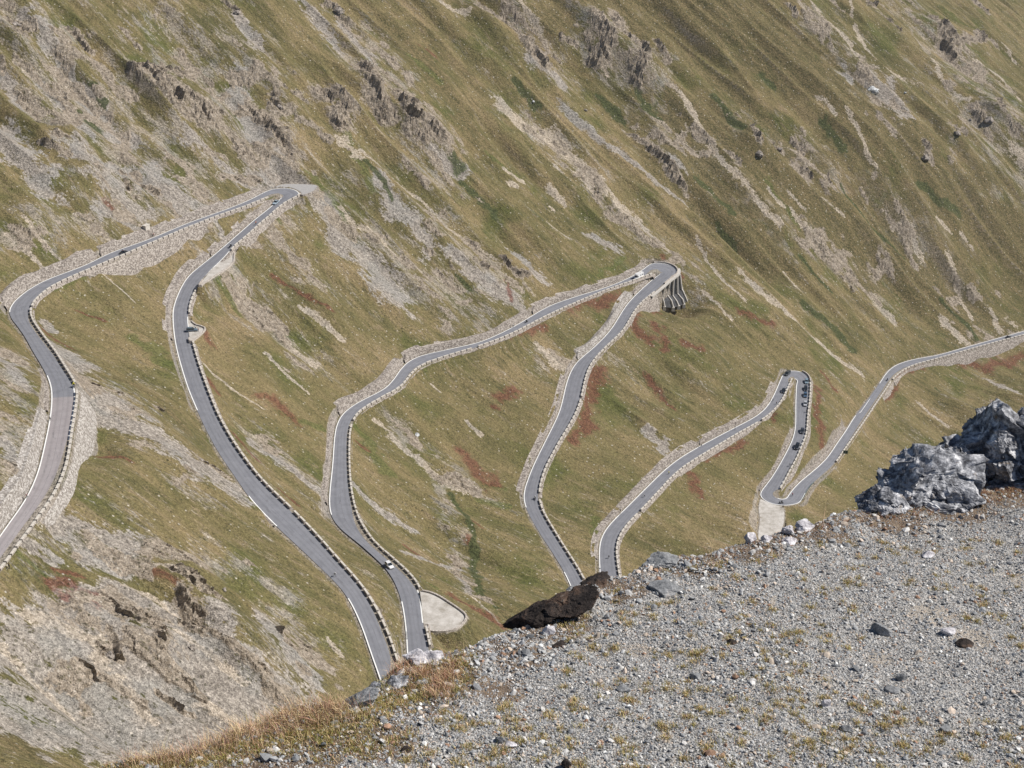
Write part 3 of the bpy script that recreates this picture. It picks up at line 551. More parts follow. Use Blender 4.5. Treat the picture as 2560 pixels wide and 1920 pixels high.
# ------------------------------------------------------------------ mountainside material
def mountain_material():
    m, t, b = newmat('mountain_cover', .95); n = N(t); b.inputs['Specular IOR Level'].default_value = .1
    P = n.geo()
    A1 = n.sep(n.attr('m1').outputs['Color']); A1a = n.attr('m1').outputs['Alpha']
    A2 = n.sep(n.attr('m2').outputs['Color']); A2a = n.attr('m2').outputs['Alpha']
    wn = A2[2]
    def flowv(sa, sl, loc=(0, 0, 0)):
        a = n.mapv(P, math.radians(36), (1 / sl, 1 / sa, 1 / sl), loc); c = n.mapv(P, math.radians(20), (1 / sl, 1 / sa, 1 / sl), loc); return a, c
    def fnoise(sa, sl, det=3., rough=.55, loc=(0, 0, 0)):
        a, c = flowv(sa, sl, loc)
        x = n.n('ShaderNodeMix'); x.data_type = 'FLOAT'; n.l(wn, x.inputs[0]); n.l(n.noise(a, 1, det, rough), x.inputs[2]); n.l(n.noise(c, 1, det, rough), x.inputs[3])
        return x.outputs[0]
    big = n.noise(P, .016, 3, .6); mid = n.noise(P, .07, 3, .6); fine = n.noise(P, .9, 3, .7); mic = n.noise(P, 2.6, 2, .7)
    st1 = fnoise(10, 42, 4, .62); st2 = fnoise(2.4, 8, 4, .65, (7, 3, 1)); st3 = fnoise(.55, 2.4, 3, .7, (3, 9, 2))
    # grass: olive, tan and green streaks
    f = n.math('ADD', n.math('MULTIPLY', st1, .55), n.math('MULTIPLY', big, .45))
    grass = n.ramp(f, [(.36, (.102, .094, .042)), (.46, (.148, .126, .058)), (.54, (.195, .156, .078)), (.63, (.238, .182, .100))])
    grass = n.mix(n.step(n.noise(P, .035, 3),  .49, .73), grass, (.100, .104, .036))
    grass = n.mix(n.math('MULTIPLY', n.step(st2, .53, .70), .6), grass, (.26, .20, .13))
    grass = n.mix(n.math('MULTIPLY', n.step(st2, .47, .33), .55), grass, (.068, .068, .032))
    # earth colours
    scree = n.ramp(n.math('ADD', n.math('MULTIPLY', st2, .5), n.math('MULTIPLY', fine, .5)), [(.33, (.145, .127, .110)), (.48, (.265, .235, .206)), (.62, (.385, .345, .302))])
    scree = n.mix(n.step(mid, .45, .62), scree, n.mix(.4, scree, (.26, .26, .25)))
    cream = n.ramp(fine, [(.3, (.30, .25, .19)), (.6, (.44, .375, .30)), (.75, (.54, .48, .40))])
    red = n.ramp(fine, [(.3, (.085, .030, .024)), (.55, (.155, .058, .043)), (.72, (.17, .10, .055))])
    green = n.ramp(fine, [(.3, (.058, .078, .022)), (.7, (.12, .135, .045))])
    dark = n.ramp(fine, [(.3, (.034, .046, .020)), (.7, (.085, .095, .04))])
    cliff = n.ramp(n.noise(P, .55, 5, .75), [(.30, (.13, .105, .078)), (.45, (.24, .20, .155)), (.6, (.35, .30, .245)), (.75, (.33, .24, .16))])
    brown = n.ramp(n.math('ADD', n.math('MULTIPLY', fine, .5), n.math('MULTIPLY', st2, .5)), [(.36, (.085, .078, .036)), (.5, (.135, .112, .055)), (.62, (.19, .145, .078))])
    fr = n.math('MULTIPLY', n.math('SUBTRACT', n.math('ADD', n.math('MULTIPLY', fine, .5), n.math('MULTIPLY', st3, .5)), .5), 2.2)
    fr2 = n.math('MULTIPLY', n.math('SUBTRACT', st2, .5), 2.0)
    def cov(msk, lo=.42, hi=.58, k=1.3, s2=1.0):
        v = n.math('ADD', msk, n.math('MULTIPLY', fr, k)); v = n.math('ADD', v, n.math('MULTIPLY', fr2, s2))
        return n.math('MULTIPLY', n.step(v, lo, hi), n.step(msk, .02, .25))
    col = grass
    # thin stony streaks and bare spots everywhere
    H = n.attr('stony').outputs['Fac']
    bv = n.math('ADD', n.math('MULTIPLY', fnoise(5, 19, 4, .7, (1, 5, 3)), .6), n.math('MULTIPLY', st3, .4))
    bv = n.math('ADD', bv, n.math('MULTIPLY', H, .088))
    stone = n.mix(n.step(n.noise(P, .05, 2), .42, .6), scree, n.mix(.5, scree, cream))
    col = n.mix(n.math('MULTIPLY', n.step(bv, .56, .65), .72), col, stone)
    col = n.mix(n.math('MULTIPLY', cov(A2a, .15, .8, .5, .4), .92), col, brown)
    col = n.mix(n.math('MULTIPLY', cov(A1[0], .38, .66, 1.3, 1.3), .92), col, scree)
    col = n.mix(n.math('MULTIPLY', cov(A1a, .3, .9, .8, .8), .6), col, green)
    col = n.mix(n.math('MULTIPLY', cov(A1[1], .42, .66, 1.5, 1.1), .85), col, n.mix(n.step(mid, .4, .65), cream, n.mix(.5, cream, scree)))
    col = n.mix(n.math('MULTIPLY', cov(A1[2], .30, 1.25, 1.35, 1.0), .74), col, red)
    col = n.mix(n.math('MULTIPLY', cov(A2[1], .3, .85, 1., .6), .88), col, dark)
    col = n.mix(cov(A2[0], .34, .62, 1.1, .6), col, cliff)
    # steep bare faces show rock
    nz = n.n('ShaderNodeSeparateXYZ'); n.l(n.n('ShaderNodeNewGeometry').outputs['Normal'], nz.inputs[0])
    steep = n.step(nz.outputs[2], .62, .40)
    col = n.mix(n.math('MULTIPLY', steep, .75), col, cliff)
    # walls of earth beside the road, and the gravel verge
    wl = n.attr('wall').outputs['Fac']; vg = n.attr('verge').outputs['Fac']
    col = n.mix(n.math('MULTIPLY', n.step(n.math('ADD', wl, n.math('MULTIPLY', fr, .5)), .35, .6), .7), col, scree)
    col = n.mix(n.math('MULTIPLY', vg, .8), col, n.mix(.5, scree, (.34, .30, .25)))
    # scattered pale stones and dark tussocks
    vs = n.n('ShaderNodeTexVoronoi'); vs.inputs['Scale'].default_value = .42; n.l(P, vs.inputs['Vector'])
    sp = n.math('MULTIPLY', n.step(vs.outputs['Distance'], .20, .08), n.step(n.sep(vs.outputs['Color'])[0], .45, .49))
    col = n.mix(n.math('MULTIPLY', sp, .85), col, (.46, .42, .36))
    vd = n.n('ShaderNodeTexVoronoi'); vd.inputs['Scale'].default_value = .62; n.l(P, vd.inputs['Vector'])
    sp2 = n.math('MULTIPLY', n.step(vd.outputs['Distance'], .34, .16), n.step(n.sep(vd.outputs['Color'])[1], .66, .72))
    col = n.mix(n.math('MULTIPLY', sp2, .65), col, (.055, .052, .026))
    # grain
    g = n.rng(mic, .45, 1.6, .25, .75); col = n.mul(col, g)
    g2 = n.rng(fine, .70, 1.32, .3, .7); col = n.mul(col, g2)
    n.l(col, b.inputs['Base Color'])
    bp = n.bump(fine, .9, .9, b)
    n.bump(mic, .8, .35, b, bp)
    return m
MT = mountain_material()
land = mesh_obj('mountainside', np.stack([vx, vy, tz], -1), F, MT, smooth=False,
                attrs={'m1': m1, 'm2': m2, 'wall': wall, 'verge': verge.astype(np.float32), 'stony': stony})
tag(land, kind='structure')
del m1, m2, tn

# ------------------------------------------------------------------ road surface, edge lines, gravel pads
def asphalt():
    m, t, b = newmat('asphalt', .85); n = N(t); P = n.geo()
    f = n.noise(P, .35, 3, .6); g = n.noise(P, 3., 2, .6)
    ac = n.attr('across').outputs['Fac']; al = n.attr('along').outputs['Fac']; pk = n.attr('pale').outputs['Fac']
    base = n.ramp(f, [(.3, (.182, .186, .206)), (.7, (.224, .228, .250))])
    pale = n.ramp(f, [(.3, (.270, .245, .250)), (.7, (.315, .290, .292))])
    col = n.mix(pk, base, pale)
    # wheel tracks, a centre seam and patched strips
    tr = n.math('ABSOLUTE', n.math('SUBTRACT', n.math('ABSOLUTE', ac), .45))
    col = n.mul(col, n.rng(n.step(tr, 0, .2), .88, 1.0))
    seam = n.step(n.math('ABSOLUTE', n.math('ADD', ac, n.math('MULTIPLY', n.math('SUBTRACT', f, .5), .12))), .035, .0)
    col = n.mix(n.math('MULTIPLY', seam, .35), col, (.085, .085, .09))
    v = n.n('ShaderNodeCombineXYZ'); n.l(n.math('MULTIPLY', al, .05), v.inputs[0]); n.l(n.math('MULTIPLY', ac, 1.1), v.inputs[1])
    ck = n.noise(v.outputs[0], 3., 4, .7); col = n.mix(n.math('MULTIPLY', n.step(ck, .57, .66), .4), col, (.09, .09, .10))
    col = n.mul(col, n.rng(g, .9, 1.1))
    n.l(col, b.inputs['Base Color']); n.bump(g, .2, .05, b)
    return m
M_ASPH = asphalt()
M_LINE = plain('line_paint', (.80, .80, .78), .7, var=.1, scale=.8)
alongd = np.r_[0, np.cumsum(np.hypot(*np.diff(DC, axis=0).T))]
SUB = 6
V = []; AC = []
for k in range(SUB + 1):
    f = k / SUB; V.append(np.c_[DL * (1 - f) + DR * f, DH + .05 * math.sin(math.pi * f)]); AC.append(np.full(nd, 1 - 2 * f))
V = np.stack(V, 1).reshape(-1, 3); AC = np.stack(AC, 1).ravel()
q = (np.arange(nd - 1)[:, None] * (SUB + 1) + np.arange(SUB)[None]).ravel()
Fr = np.stack([q, q + 1, q + SUB + 2, q + SUB + 1], -1)
pale = np.repeat((np.arange(nd) <= dend[1]).astype(np.float32), SUB + 1)
road = mesh_obj('road', V, Fr, M_ASPH, smooth=True, attrs={'across': AC, 'along': np.repeat(alongd, SUB + 1), 'pale': pale})
tag(road, kind='structure')
def strip(name, side, a, b, w0, w1, dz, mat):
    """painted band along an edge, from w0 to w1 metres inside it"""
    e = ED[side][a:b + 1]; n = NO[side][a:b + 1]; z = DH[a:b + 1] + dz
    V = np.vstack([np.c_[e - n * w0, z], np.c_[e - n * w1, z]]); k = len(e); i = np.arange(k - 1)
    F = np.stack([i, i + 1, i + 1 + k, i + k], -1)
    return V, F
lines = []
def line(side, p, q):
    a, b = sorted((at_px(*p, side), at_px(*q, side))); lines.append(strip('l', side, a, b, -.03, .32, .035, None))
line('L', (-60, 1425), (118, 938)); line('R', (-50, 1488), (186, 966))
line('L', (16, 779), (753, 488)); line('L', (586, 613), (504, 703)); line('L', (469, 792), (478, 862))
line('R', (681, 490), (492, 1025)); line('R', (620, 1242), (690, 1315)); line('R', (870, 1495), (1080, 1725)); line('L', (972, 1602), (1015, 1579))
line('L', (1004, 1502), (1016, 1600)); line('R', (1048, 1475), (1058, 1556)); line('L', (824, 1290), (850, 1040)); line('L', (850, 1040), (1690, 690))
line('R', (1594, 697), (1311, 1270)); line('R', (1410, 1428), (1552, 1515)); line('L', (1501, 1470), (1499, 1424)); line('L', (1500, 1420), (1555, 1280)); line('L', (1555, 1280), (2023, 947))
line('R', (1962, 982), (1906, 1223)); line('R', (1906, 1223), (2013, 1232)); line('L', (1965, 1200), (2085, 1120)); line('L', (2085, 1120), (2140, 1038)); line('L', (2199, 959), (2680, 795))
line('L', (1550, 1290), (1554, 1282)); line('L', (2014, 1086), (1999, 1120))
Vs = []; Fs = []; o = 0
for V, F_ in lines: Vs.append(V); Fs.append(F_ + o); o += len(V)
# the kinked line that marks off the passing bay
kp = [(2140, 1038), (2152, 1030), (2166, 1010), (2185, 982), (2190, 972), (2186, 966), (2189, 958), (2199, 945)]
kw = np.array([[*at_h(x, y, DH[at_px(x, y)])] for x, y in kp]); kn = np.gradient(kw, axis=0); kn = np.c_[-kn[:, 1], kn[:, 0]] / np.hypot(*kn.T)[:, None]
kh = np.array([DH[np.argmin(((DC - p) ** 2).sum(1))] for p in kw]) + .16
Vs.append(np.vstack([np.c_[kw + kn * .12, kh], np.c_[kw - kn * .12, kh]])); i = np.arange(len(kp) - 1); Fs.append(np.stack([i, i + 1, i + 1 + len(kp), i + len(kp)], -1) + o)
mk = mesh_obj('road_marking', np.vstack(Vs), np.vstack(Fs), M_LINE); tag(mk, kind='structure')

def gravel_pale():
    m, t, b = newmat('pale_gravel', .95); n = N(t); P = n.geo()
    f = n.noise(P, .5, 4, .7); g = n.noise(P, 4., 2, .7)
    c = n.ramp(n.noise(P, .22, 5, .75), [(.32, (.30, .27, .225)), (.46, (.45, .42, .38)), (.62, (.58, .55, .51))]); n.l(n.mul(c, n.rng(g, .85, 1.12)), b.inputs['Base Color']); n.bump(g, .4, .06, b); return m
M_PALE = gravel_pale()
M_GREYG = plain('grey_gravel', (.36, .35, .34), .95, var=.15, scale=1.2)
def poly_pad(name, P, h, mat, dz=-.03):
    from mathutils.geometry import tessellate_polygon
    P = catmull(np.vstack([P, P[:1]]), 5)[:-1]
    V = [(p[0], p[1], h + dz) for p in P]; tr = tessellate_polygon([[Vector(v) for v in V]])
    F = [list(f) for f in tr]
    # face up
    F = [f if np.cross(np.array(V[f[1]]) - V[f[0]], np.array(V[f[2]]) - V[f[0]])[2] > 0 else f[::-1] for f in F]
    return mesh_obj(name, np.array(V), F, mat), P
pad_out = []
for i, (P, h) in enumerate(PADW):
    o, PP = poly_pad('gravel_layby', P, h, M_GREYG if i == 4 else M_PALE); tag(o, kind='structure'); pad_out.append(PP)

# ------------------------------------------------------------------ stone walls
def masonry(name, c0, c1, c2, sc_=.9):
    m, t, b = newmat(name, .95); n = N(t); P = n.objc(); b.inputs['Specular IOR Level'].default_value = .1
    v = n.n('ShaderNodeTexVoronoi'); v.inputs['Scale'].default_value = sc_ * 1.6; n.l(n.mapv(P, 0, (1, 1, 1.5)), v.inputs['Vector'])
    rnd = n.sep(v.outputs['Color'])[0]
    c = n.ramp(rnd, [(.15, c0), (.5, c1), (.85, c2)])
    e = n.n('ShaderNodeTexVoronoi'); e.feature = 'DISTANCE_TO_EDGE'; e.inputs['Scale'].default_value = sc_ * 1.6; n.l(n.mapv(P, 0, (1, 1, 1.5)), e.inputs['Vector'])
    c = n.mix(n.math('MULTIPLY', n.step(e.outputs['Distance'], .09, .02), .6), c, (.12, .10, .085))
    f = n.noise(P, 2.2, 3, .7); c = n.mul(c, n.rng(f, .75, 1.25, .3, .7))
    n.l(c, b.inputs['Base Color']); bp = n.bump(e.outputs['Distance'], .5, .3, b); n.bump(f, .6, .2, b, bp); return m
M_STONE = masonry('rubble_masonry', (.19, .165, .145), (.33, .29, .255), (.47, .425, .38), 1.0)
M_STONEW = masonry('pale_masonry', (.25, .225, .20), (.38, .35, .32), (.52, .49, .455))
M_BLOCK = masonry('parapet_stone', (.42, .37, .33), (.52, .47, .42), (.60, .55, .50), 1.6)
M_CAP = plain('coping_stone', (.56, .52, .46), .9, var=.2, scale=1.5)
def uphill_wall(side, a, b, label, mat=None, hmul=1.0, extra=.4, step=2, group='stone walls along the uphill edge of the road'):
    """leaning dry-stone face between the verge and the slope above"""
    idx = np.arange(a, b + 1, step); e = ED[side][idx]; n = NO[side][idx]; z = DH[idx]
    q = e + n * 3.2; H = np.clip((height(q[:, 0], q[:, 1]) - z) * hmul * .68 + extra * .7, .5, 4.2)
    kk = min(21, (len(H) // 2) * 2 - 1) if len(H) > 4 else 1; H = np.convolve(np.pad(H, kk // 2, mode='edge'), np.ones(kk) / kk, 'valid') * (1 + .12 * fbm(idx / 9., idx * 0 + .5, 3, 44))
    H[0] *= .4; H[-1] *= .4
    rows = []; K = 7
    for k in range(K + 1):
        f = k / K; lean = .62 + H * f / 2.5 * .82
        jit = .16 * (vn(idx * 1.7 + 31 * k, idx * 0 + k, 9) - .5)
        p = e + n * (lean + jit)[:, None]; rows.append(np.c_[p, z - .25 + (H + .25) * f])
    p = e + n * (.62 + H / 2.5 * .82 + .7)[:, None]; rows.append(np.c_[p, z + H - .1 + .2 * vn(idx * .9, idx * 0, 3)])
    p = e + n * (.62 + H / 2.5 * .82 + 2.3)[:, None]; rows.append(np.c_[p, np.clip(height(p[:, 0], p[:, 1]) + .05, z + H - 1.2, z + H + .8)])
    V = np.stack(rows, 1).reshape(-1, 3); R_ = len(rows); m_ = len(idx)
    c0 = V.mean(0); c0[2] = z.mean()
    qq = (np.arange(m_ - 1)[:, None] * R_ + np.arange(R_ - 1)[None]).ravel()
    F_ = np.stack([qq, qq + R_, qq + R_ + 1, qq + 1], -1)
    if side == 'L': F_ = F_[:, ::-1]
    o = mesh_obj('retaining_wall', V - c0, F_, mat or M_STONE); o.location = c0
    tag(o, label, 'stone wall', group); return o
def block_proto(ln, hgt=.92, th=.60, nm='parapet_block'):
    mb = MB(); mb.box(-ln / 2, ln / 2, -th / 2, th / 2, -.18, hgt - .14); mb.box(-ln / 2 - .03, ln / 2 + .03, -th / 2 - .04, th / 2 + .04, hgt - .137, hgt, .04, .03)
    o = mb.build(nm, M_BLOCK)
    o.data.materials.append(M_CAP)
    mi = [0] * 6 + [1] * 6; o.data.polygons.foreach_set('material_index', mi)
    return o
BP = block_proto(2.95); BPM = BP.data; bpy.data.objects.remove(BP)
def parapet(side, a, b, label, gaps=(), solid=False, pitch=3.62, drop=0.0, dmax=16., mat=None, group='guard walls along the downhill edge of the road'):
    """guard wall thing: the masonry face below the verge and the blocks that stand on it"""
    idx = np.arange(a, b + 1, 2); e = ED[side][idx]; n = NO[side][idx]; z = DH[idx]
    mid = e[len(e) // 2] + n[len(e) // 2] * .5
    root = empty('guard_wall', (mid[0], mid[1], z[len(z) // 2])); tag(root, label, 'guard wall', group)
    O = np.array([mid[0], mid[1], z[len(z) // 2]])
    D = np.full(len(e), .3)
    for o_ in (2., 3., 4., 5., 6., 7., 8., 9.):
        q = e + n * o_; dd = z - height(q[:, 0], q[:, 1]); D = np.where((dd > 1.7 * (o_ - 1.3)) & (dd > D), dd, D)
    D = np.minimum(D, dmax) + drop; D = np.convolve(np.pad(D, 4, mode='edge'), np.ones(9) / 9, 'valid')
    if solid: D = D * 0
    D = D * sstep(1.3, 2.2, KF[idx]) + .35
    D = np.convolve(np.pad(D, 2, mode='edge'), np.ones(5) / 5, 'valid'); D[0] *= .5; D[-1] *= .5
    rows = [np.c_[e + n * .18, z - .02], np.c_[e + n * 1.0, z - .02]]; K = 6
    for k in range(1, K + 1):
        f = k / K; jit = .14 * (vn(idx * 1.9 + 31 * k, idx * 0 + k, 19) - .5)
        rows.append(np.c_[e + n * (1.05 + (D + .4) * f / 2.2 + .40 * min(1, f * 3) + jit)[:, None], z - (D + .4) * f])
    V = np.stack(rows, 1).reshape(-1, 3) - O; R_ = len(rows); m_ = len(idx)
    qq = (np.arange(m_ - 1)[:, None] * R_ + np.arange(R_ - 1)[None]).ravel()
    F_ = np.stack([qq, qq + R_, qq + R_ + 1, qq + 1], -1)
    if side == 'R': F_ = F_[:, ::-1]
    F_ = F_[:, ::-1]
    mesh_obj('masonry', V, F_, mat or M_STONE, root)
    # blocks
    L_ = ED[side][a:b + 1] + NO[side][a:b + 1] * .62; d = np.r_[0, np.cumsum(np.hypot(*np.diff(L_, axis=0).T))]; zz = DH[a:b + 1]
    if solid:
        r2 = []
        for o_, zt in ((.36, -.02), (.36, .85), (.88, .85), (.88, -.3)): r2.append(np.c_[ED[side][idx] + NO[side][idx] * o_, z + zt])
        V = np.stack(r2, 1).reshape(-1, 3) - O; qq = (np.arange(m_ - 1)[:, None] * 4 + np.arange(3)[None]).ravel()
        F_ = np.stack([qq, qq + 4, qq + 5, qq + 1], -1)
        if side == 'L': F_ = F_[:, ::-1]
        mesh_obj('parapet_band', V, F_, M_BLOCK, root); return root
    s = 1.7; cnt = 0
    while s < d[-1] - 1.6:
        x = np.interp(s, d, L_[:, 0]); y = np.interp(s, d, L_[:, 1]); zc = np.interp(s, d, zz)
        x0 = np.interp(s - 1.5, d, L_[:, 0]); y0 = np.interp(s - 1.5, d, L_[:, 1]); x1 = np.interp(s + 1.5, d, L_[:, 0]); y1 = np.interp(s + 1.5, d, L_[:, 1])
        z0 = np.interp(s - 1.5, d, zz); z1 = np.interp(s + 1.5, d, zz)
        PX, PY = project(x, y, zc); skip = any((PX - gx_) ** 2 + (PY - gy_) ** 2 < gr ** 2 for gx_, gy_, gr in gaps)
        if not skip and cnt < 100:
            o = bpy.data.objects.new('parapet_block', BPM); C.objects.link(o); o.parent = root
            o.location = (x - O[0], y - O[1], zc - O[2]); o.rotation_euler = (0, -math.atan2(z1 - z0, 3.0), math.atan2(y1 - y0, x1 - x0) + random.uniform(-.012, .012))
            o.scale = (1 + random.uniform(-.02, .02), 1, 1 + random.uniform(-.06, .06)); cnt += 1
        s += pitch
    return root
def st(seg, end=False): return dend[segi[seg] + (1 if end else 0)]
def splitw(fn, side, a, b, labels, **k):
    e = np.linspace(a, b, len(labels) + 1).astype(int)
    for i, lb in enumerate(labels): fn(side, e[i], e[i + 1] - (3 if i < len(labels) - 1 else 0), lb, **k)
uphill_wall('L', st('leg1a'), at_px(127, 1040, 'L'), 'pale rubble wall on the left of the worn light stretch of road at the left frame edge', M_STONEW, 1.2, 1.2)
uphill_wall('L', at_px(127, 1030, 'L'), at_px(108, 921, 'L'), 'low stony bank left of the road where worn asphalt meets dark asphalt', hmul=.6, extra=0)
uphill_wall('L', at_px(20, 775, 'L'), at_px(250, 643, 'L'), 'tall leaning rubble wall on the outer side of the far left bend', hmul=1.5, extra=1.6)
uphill_wall('L', at_px(256, 641, 'L'), at_px(660, 480, 'L'), 'rubble wall above the upper left road that climbs to the first hairpin', hmul=1.2, extra=.6)
uphill_wall('R', at_px(690, 504, 'R'), at_px(531, 640, 'R'), 'low rough wall left of the road just below the first hairpin', hmul=.9)
uphill_wall('R', at_px(529, 643, 'R'), at_px(437, 858, 'R'), 'long curved rubble wall left of the second road beside the parked grey car', hmul=1.15, extra=.5)
uphill_wall('R', at_px(612, 1235, 'R'), at_px(690, 1315, 'R'), 'short pale stone bank where the white line restarts left of the second road', hmul=.6, extra=0)
uphill_wall('L', at_px(824, 1260, 'L'), at_px(846, 1045, 'L'), 'narrow rubble wall left of the third road at its westernmost bend', hmul=.9, extra=.3)
uphill_wall('L', at_px(852, 1038, 'L'), at_px(1010, 912, 'L'), 'high craggy stone wall behind the double bend of the third road', hmul=1.35, extra=1.4)
uphill_wall('L', at_px(1016, 905, 'L'), at_px(1330, 790, 'L'), 'rubble wall behind the gently rising middle stretch of the third road', hmul=1.2, extra=.9)
uphill_wall('L', at_px(1336, 786, 'L'), at_px(1620, 662, 'L'), 'rubble wall behind the white motorhome, ending at the buttressed hairpin', hmul=1.15, extra=.8)
uphill_wall('R', at_px(1625, 704, 'R'), at_px(1586, 741, 'R'), 'low brownish wall inside the buttressed hairpin', hmul=.7)
uphill_wall('R', at_px(1585, 742, 'R'), at_px(1445, 902, 'R'), 'pale high cut-stone wall left of the fourth road below the buttressed hairpin', M_STONEW, 1.25, 1.4)
uphill_wall('R', at_px(1440, 905, 'R'), at_px(1306, 1246, 'R'), 'long thin rubble wall left of the middle of the fourth road', hmul=.95, extra=.3)
uphill_wall('L', at_px(1499, 1400, 'L'), at_px(1555, 1281, 'L'), 'curved rubble wall at the lowest visible bend of the fifth road', hmul=1.0, extra=.5)
uphill_wall('L', at_px(1557, 1279, 'L'), at_px(1750, 1114, 'L'), 'sloping rubble wall behind the yellow cyclist on the fifth road', hmul=1.1, extra=.8)
uphill_wall('L', at_px(1754, 1112, 'L'), at_px(1945, 962, 'L'), 'rubble wall with a pole, below the third hairpin on the fifth road', hmul=1.0, extra=.6)
uphill_wall('R', at_px(1989, 1075, 'R'), at_px(1903, 1228, 'R'), 'pale bank left of the short road between the two right-hand hairpins', hmul=.5, extra=.1)
uphill_wall('L', at_px(1980, 1226, 'L'), at_px(2120, 1068, 'L'), 'low rubble bank left of the last road above the lowest hairpin', hmul=.45, extra=.1)

parapet('R', st('leg1a') + 4, at_px(188, 972, 'R'), 'guard wall beside the worn light stretch of road at the left edge', mat=M_STONEW, dmax=8.)
parapet('R', at_px(186, 960, 'R'), at_px(70, 772, 'R'), 'guard wall with dashed shadow between the left bend and the yellow motorcyclist')
parapet('R', at_px(69, 766, 'R'), at_px(672, 493, 'R'), 'guard wall of the upper left road climbing to the first hairpin', drop=.2)
parapet('L', at_px(752, 490, 'L'), at_px(470, 790, 'L'), 'guard wall beside the silver car below the first hairpin', gaps=[(545, 662, 44), (505, 702, 14)], drop=.4)
parapet('L', at_px(476, 852, 'L'), at_px(729, 1280, 'L'), 'long guard wall with white-dotted shadow right of the second road')
parapet('L', at_px(731, 1283, 'L'), at_px(992, 1665, 'L'), 'guard wall right of the second road where it dips behind the gravel ridge')
parapet('R', at_px(1072, 1620, 'R'), at_px(1059, 1558, 'R'), 'short guard wall at the lower tip of the teardrop gravel layby')
parapet('R', at_px(1048, 1474, 'R'), at_px(885, 1280, 'R'), 'guard wall beside the white car on the third road')
parapet('R', at_px(884, 1277, 'R'), at_px(876, 1057, 'R'), 'near-vertical guard wall at the westernmost bend of the third road')
parapet('R', at_px(878, 1052, 'R'), at_px(1188, 869, 'R'), 'guard wall winding round the double bend of the third road')
parapet('R', at_px(1192, 868, 'R'), at_px(1636, 682, 'R'), 'guard wall under the white motorhome on the third road', drop=.5)
parapet('L', at_px(1636, 656, 'L'), at_px(1655, 712, 'L'), 'unbroken parapet sweeping round the buttressed hairpin', solid=True)
parapet('L', at_px(1634, 731, 'L'), at_px(1451, 998, 'L'), 'guard wall right of the fourth road above the red shrubs', drop=.3, dmax=8.)
parapet('L', at_px(1450, 1002, 'L'), at_px(1343, 1246, 'L'), 'guard wall right of the middle of the fourth road')
parapet('L', at_px(1343.5, 1250, 'L'), at_px(1460, 1455, 'L'), 'guard wall of the fourth road where it dips behind the brown rock')
parapet('R', at_px(1546, 1450, 'R'), at_px(1596, 1281, 'R'), 'guard wall at the lowest visible bend of the fifth road')
parapet('R', at_px(1598, 1279, 'R'), at_px(1899, 1053, 'R'), 'guard wall below the yellow cyclist on the fifth road', drop=.4)
parapet('R', at_px(1902, 1051, 'R'), at_px(1978, 948, 'R'), 'guard wall inside the third hairpin by the dark car')
parapet('L', at_px(2004, 929, 'L'), at_px(2023, 955, 'L'), 'unbroken parapet round the outside of the third hairpin', solid=True)
parapet('L', at_px(2023, 958, 'L'), at_px(1942, 1230, 'L'), 'guard wall beside the queue of cars between the right-hand hairpins', drop=.3)
parapet('R', at_px(2088, 1157, 'R'), at_px(2225, 953, 'R'), 'guard wall right of the last road, down to the dark sign')
parapet('R', at_px(2228, 950, 'R'), at_px(2620, 822, 'R'), 'guard wall on the tall masonry at the far right road', drop=1.6, pitch=3.7)

# low kerb walls round the pads
def kerb(P, h, i0, i1, label, mat=None, ht=.45, th=.5):
    n = len(P); idx = [(i0 + k) % n for k in range((i1 - i0) % n + 1)]; Q = P[idx]; c = P.mean(0)
    t = np.gradient(Q, axis=0); nn = np.c_[t[:, 1], -t[:, 0]]; nn /= np.hypot(*nn.T)[:, None]
    if ((Q - c) * nn).sum(1).mean() < 0: nn = -nn
    O = np.array([*Q.mean(0), h]); rows = [np.c_[Q + nn * a_, np.full(len(Q), h + z_)] for a_, z_ in ((-.05, -.1), (0, ht), (th, ht), (th + .35, -1.6))]
    V = np.stack(rows, 1).reshape(-1, 3) - O; qq = (np.arange(len(Q) - 1)[:, None] * 4 + np.arange(3)[None]).ravel()
    o = mesh_obj('low_wall', V, np.stack([qq, qq + 1, qq + 5, qq + 4], -1), mat or M_BLOCK); o.location = O; tag(o, label, 'low wall', 'low walls round the gravel laybys')
    bm = bmesh.new(); bm.from_mesh(o.data); bmesh.ops.recalc_face_normals(bm, faces=bm.faces); bm.to_mesh(o.data); bm.free()
kerb(pad_out[0], PADW[0][1], 2, 60, 'low stone rim curving round the teardrop gravel layby')
kerb(pad_out[2], PADW[2][1], 0, 32, 'low wall round the small triangular layby below the first hairpin')
kerb(pad_out[3], PADW[3][1], 2, 30, 'low wall round the tiny layby where the grey car stands')
kerb(pad_out[4], PADW[4][1], 17, 27, 'pinkish wall at the tip of the first hairpin', M_STONE)

# ------------------------------------------------------------------ buttressed viaduct under the second upper hairpin
M_CONC = plain('concrete', (.50, .47, .43), .9, var=.15, scale=.5)
M_DCONC = plain('dark_panel_concrete', (.075, .075, .078), .95, var=.25, scale=.6)  # bay panels: a dark material of their own, unlike the pale ribs
a = at_px(1694, 686, 'L'); b = at_px(1652, 716, 'L')
vroot_i = (a + b) // 2; VO = np.array([*(DL[vroot_i] + NL[vroot_i]), DH[vroot_i]])
via = empty('buttressed_viaduct', VO); tag(via, 'tall concrete structure with slanting ribs and dark bays holding up the hairpin', 'viaduct')
ribs_px = [((1694, 691), (1704, 722), (1714, 743), (1721, 763)), ((1684, 699), (1693, 733), (1706, 748), (1710, 762)), ((1673, 708), (1681, 738), (1691, 752), (1697, 766)), ((1661, 717), (1667, 736), (1678, 751), (1683, 770)), ((1650, 725), (1655, 742), (1659, 755), (1661, 768))]
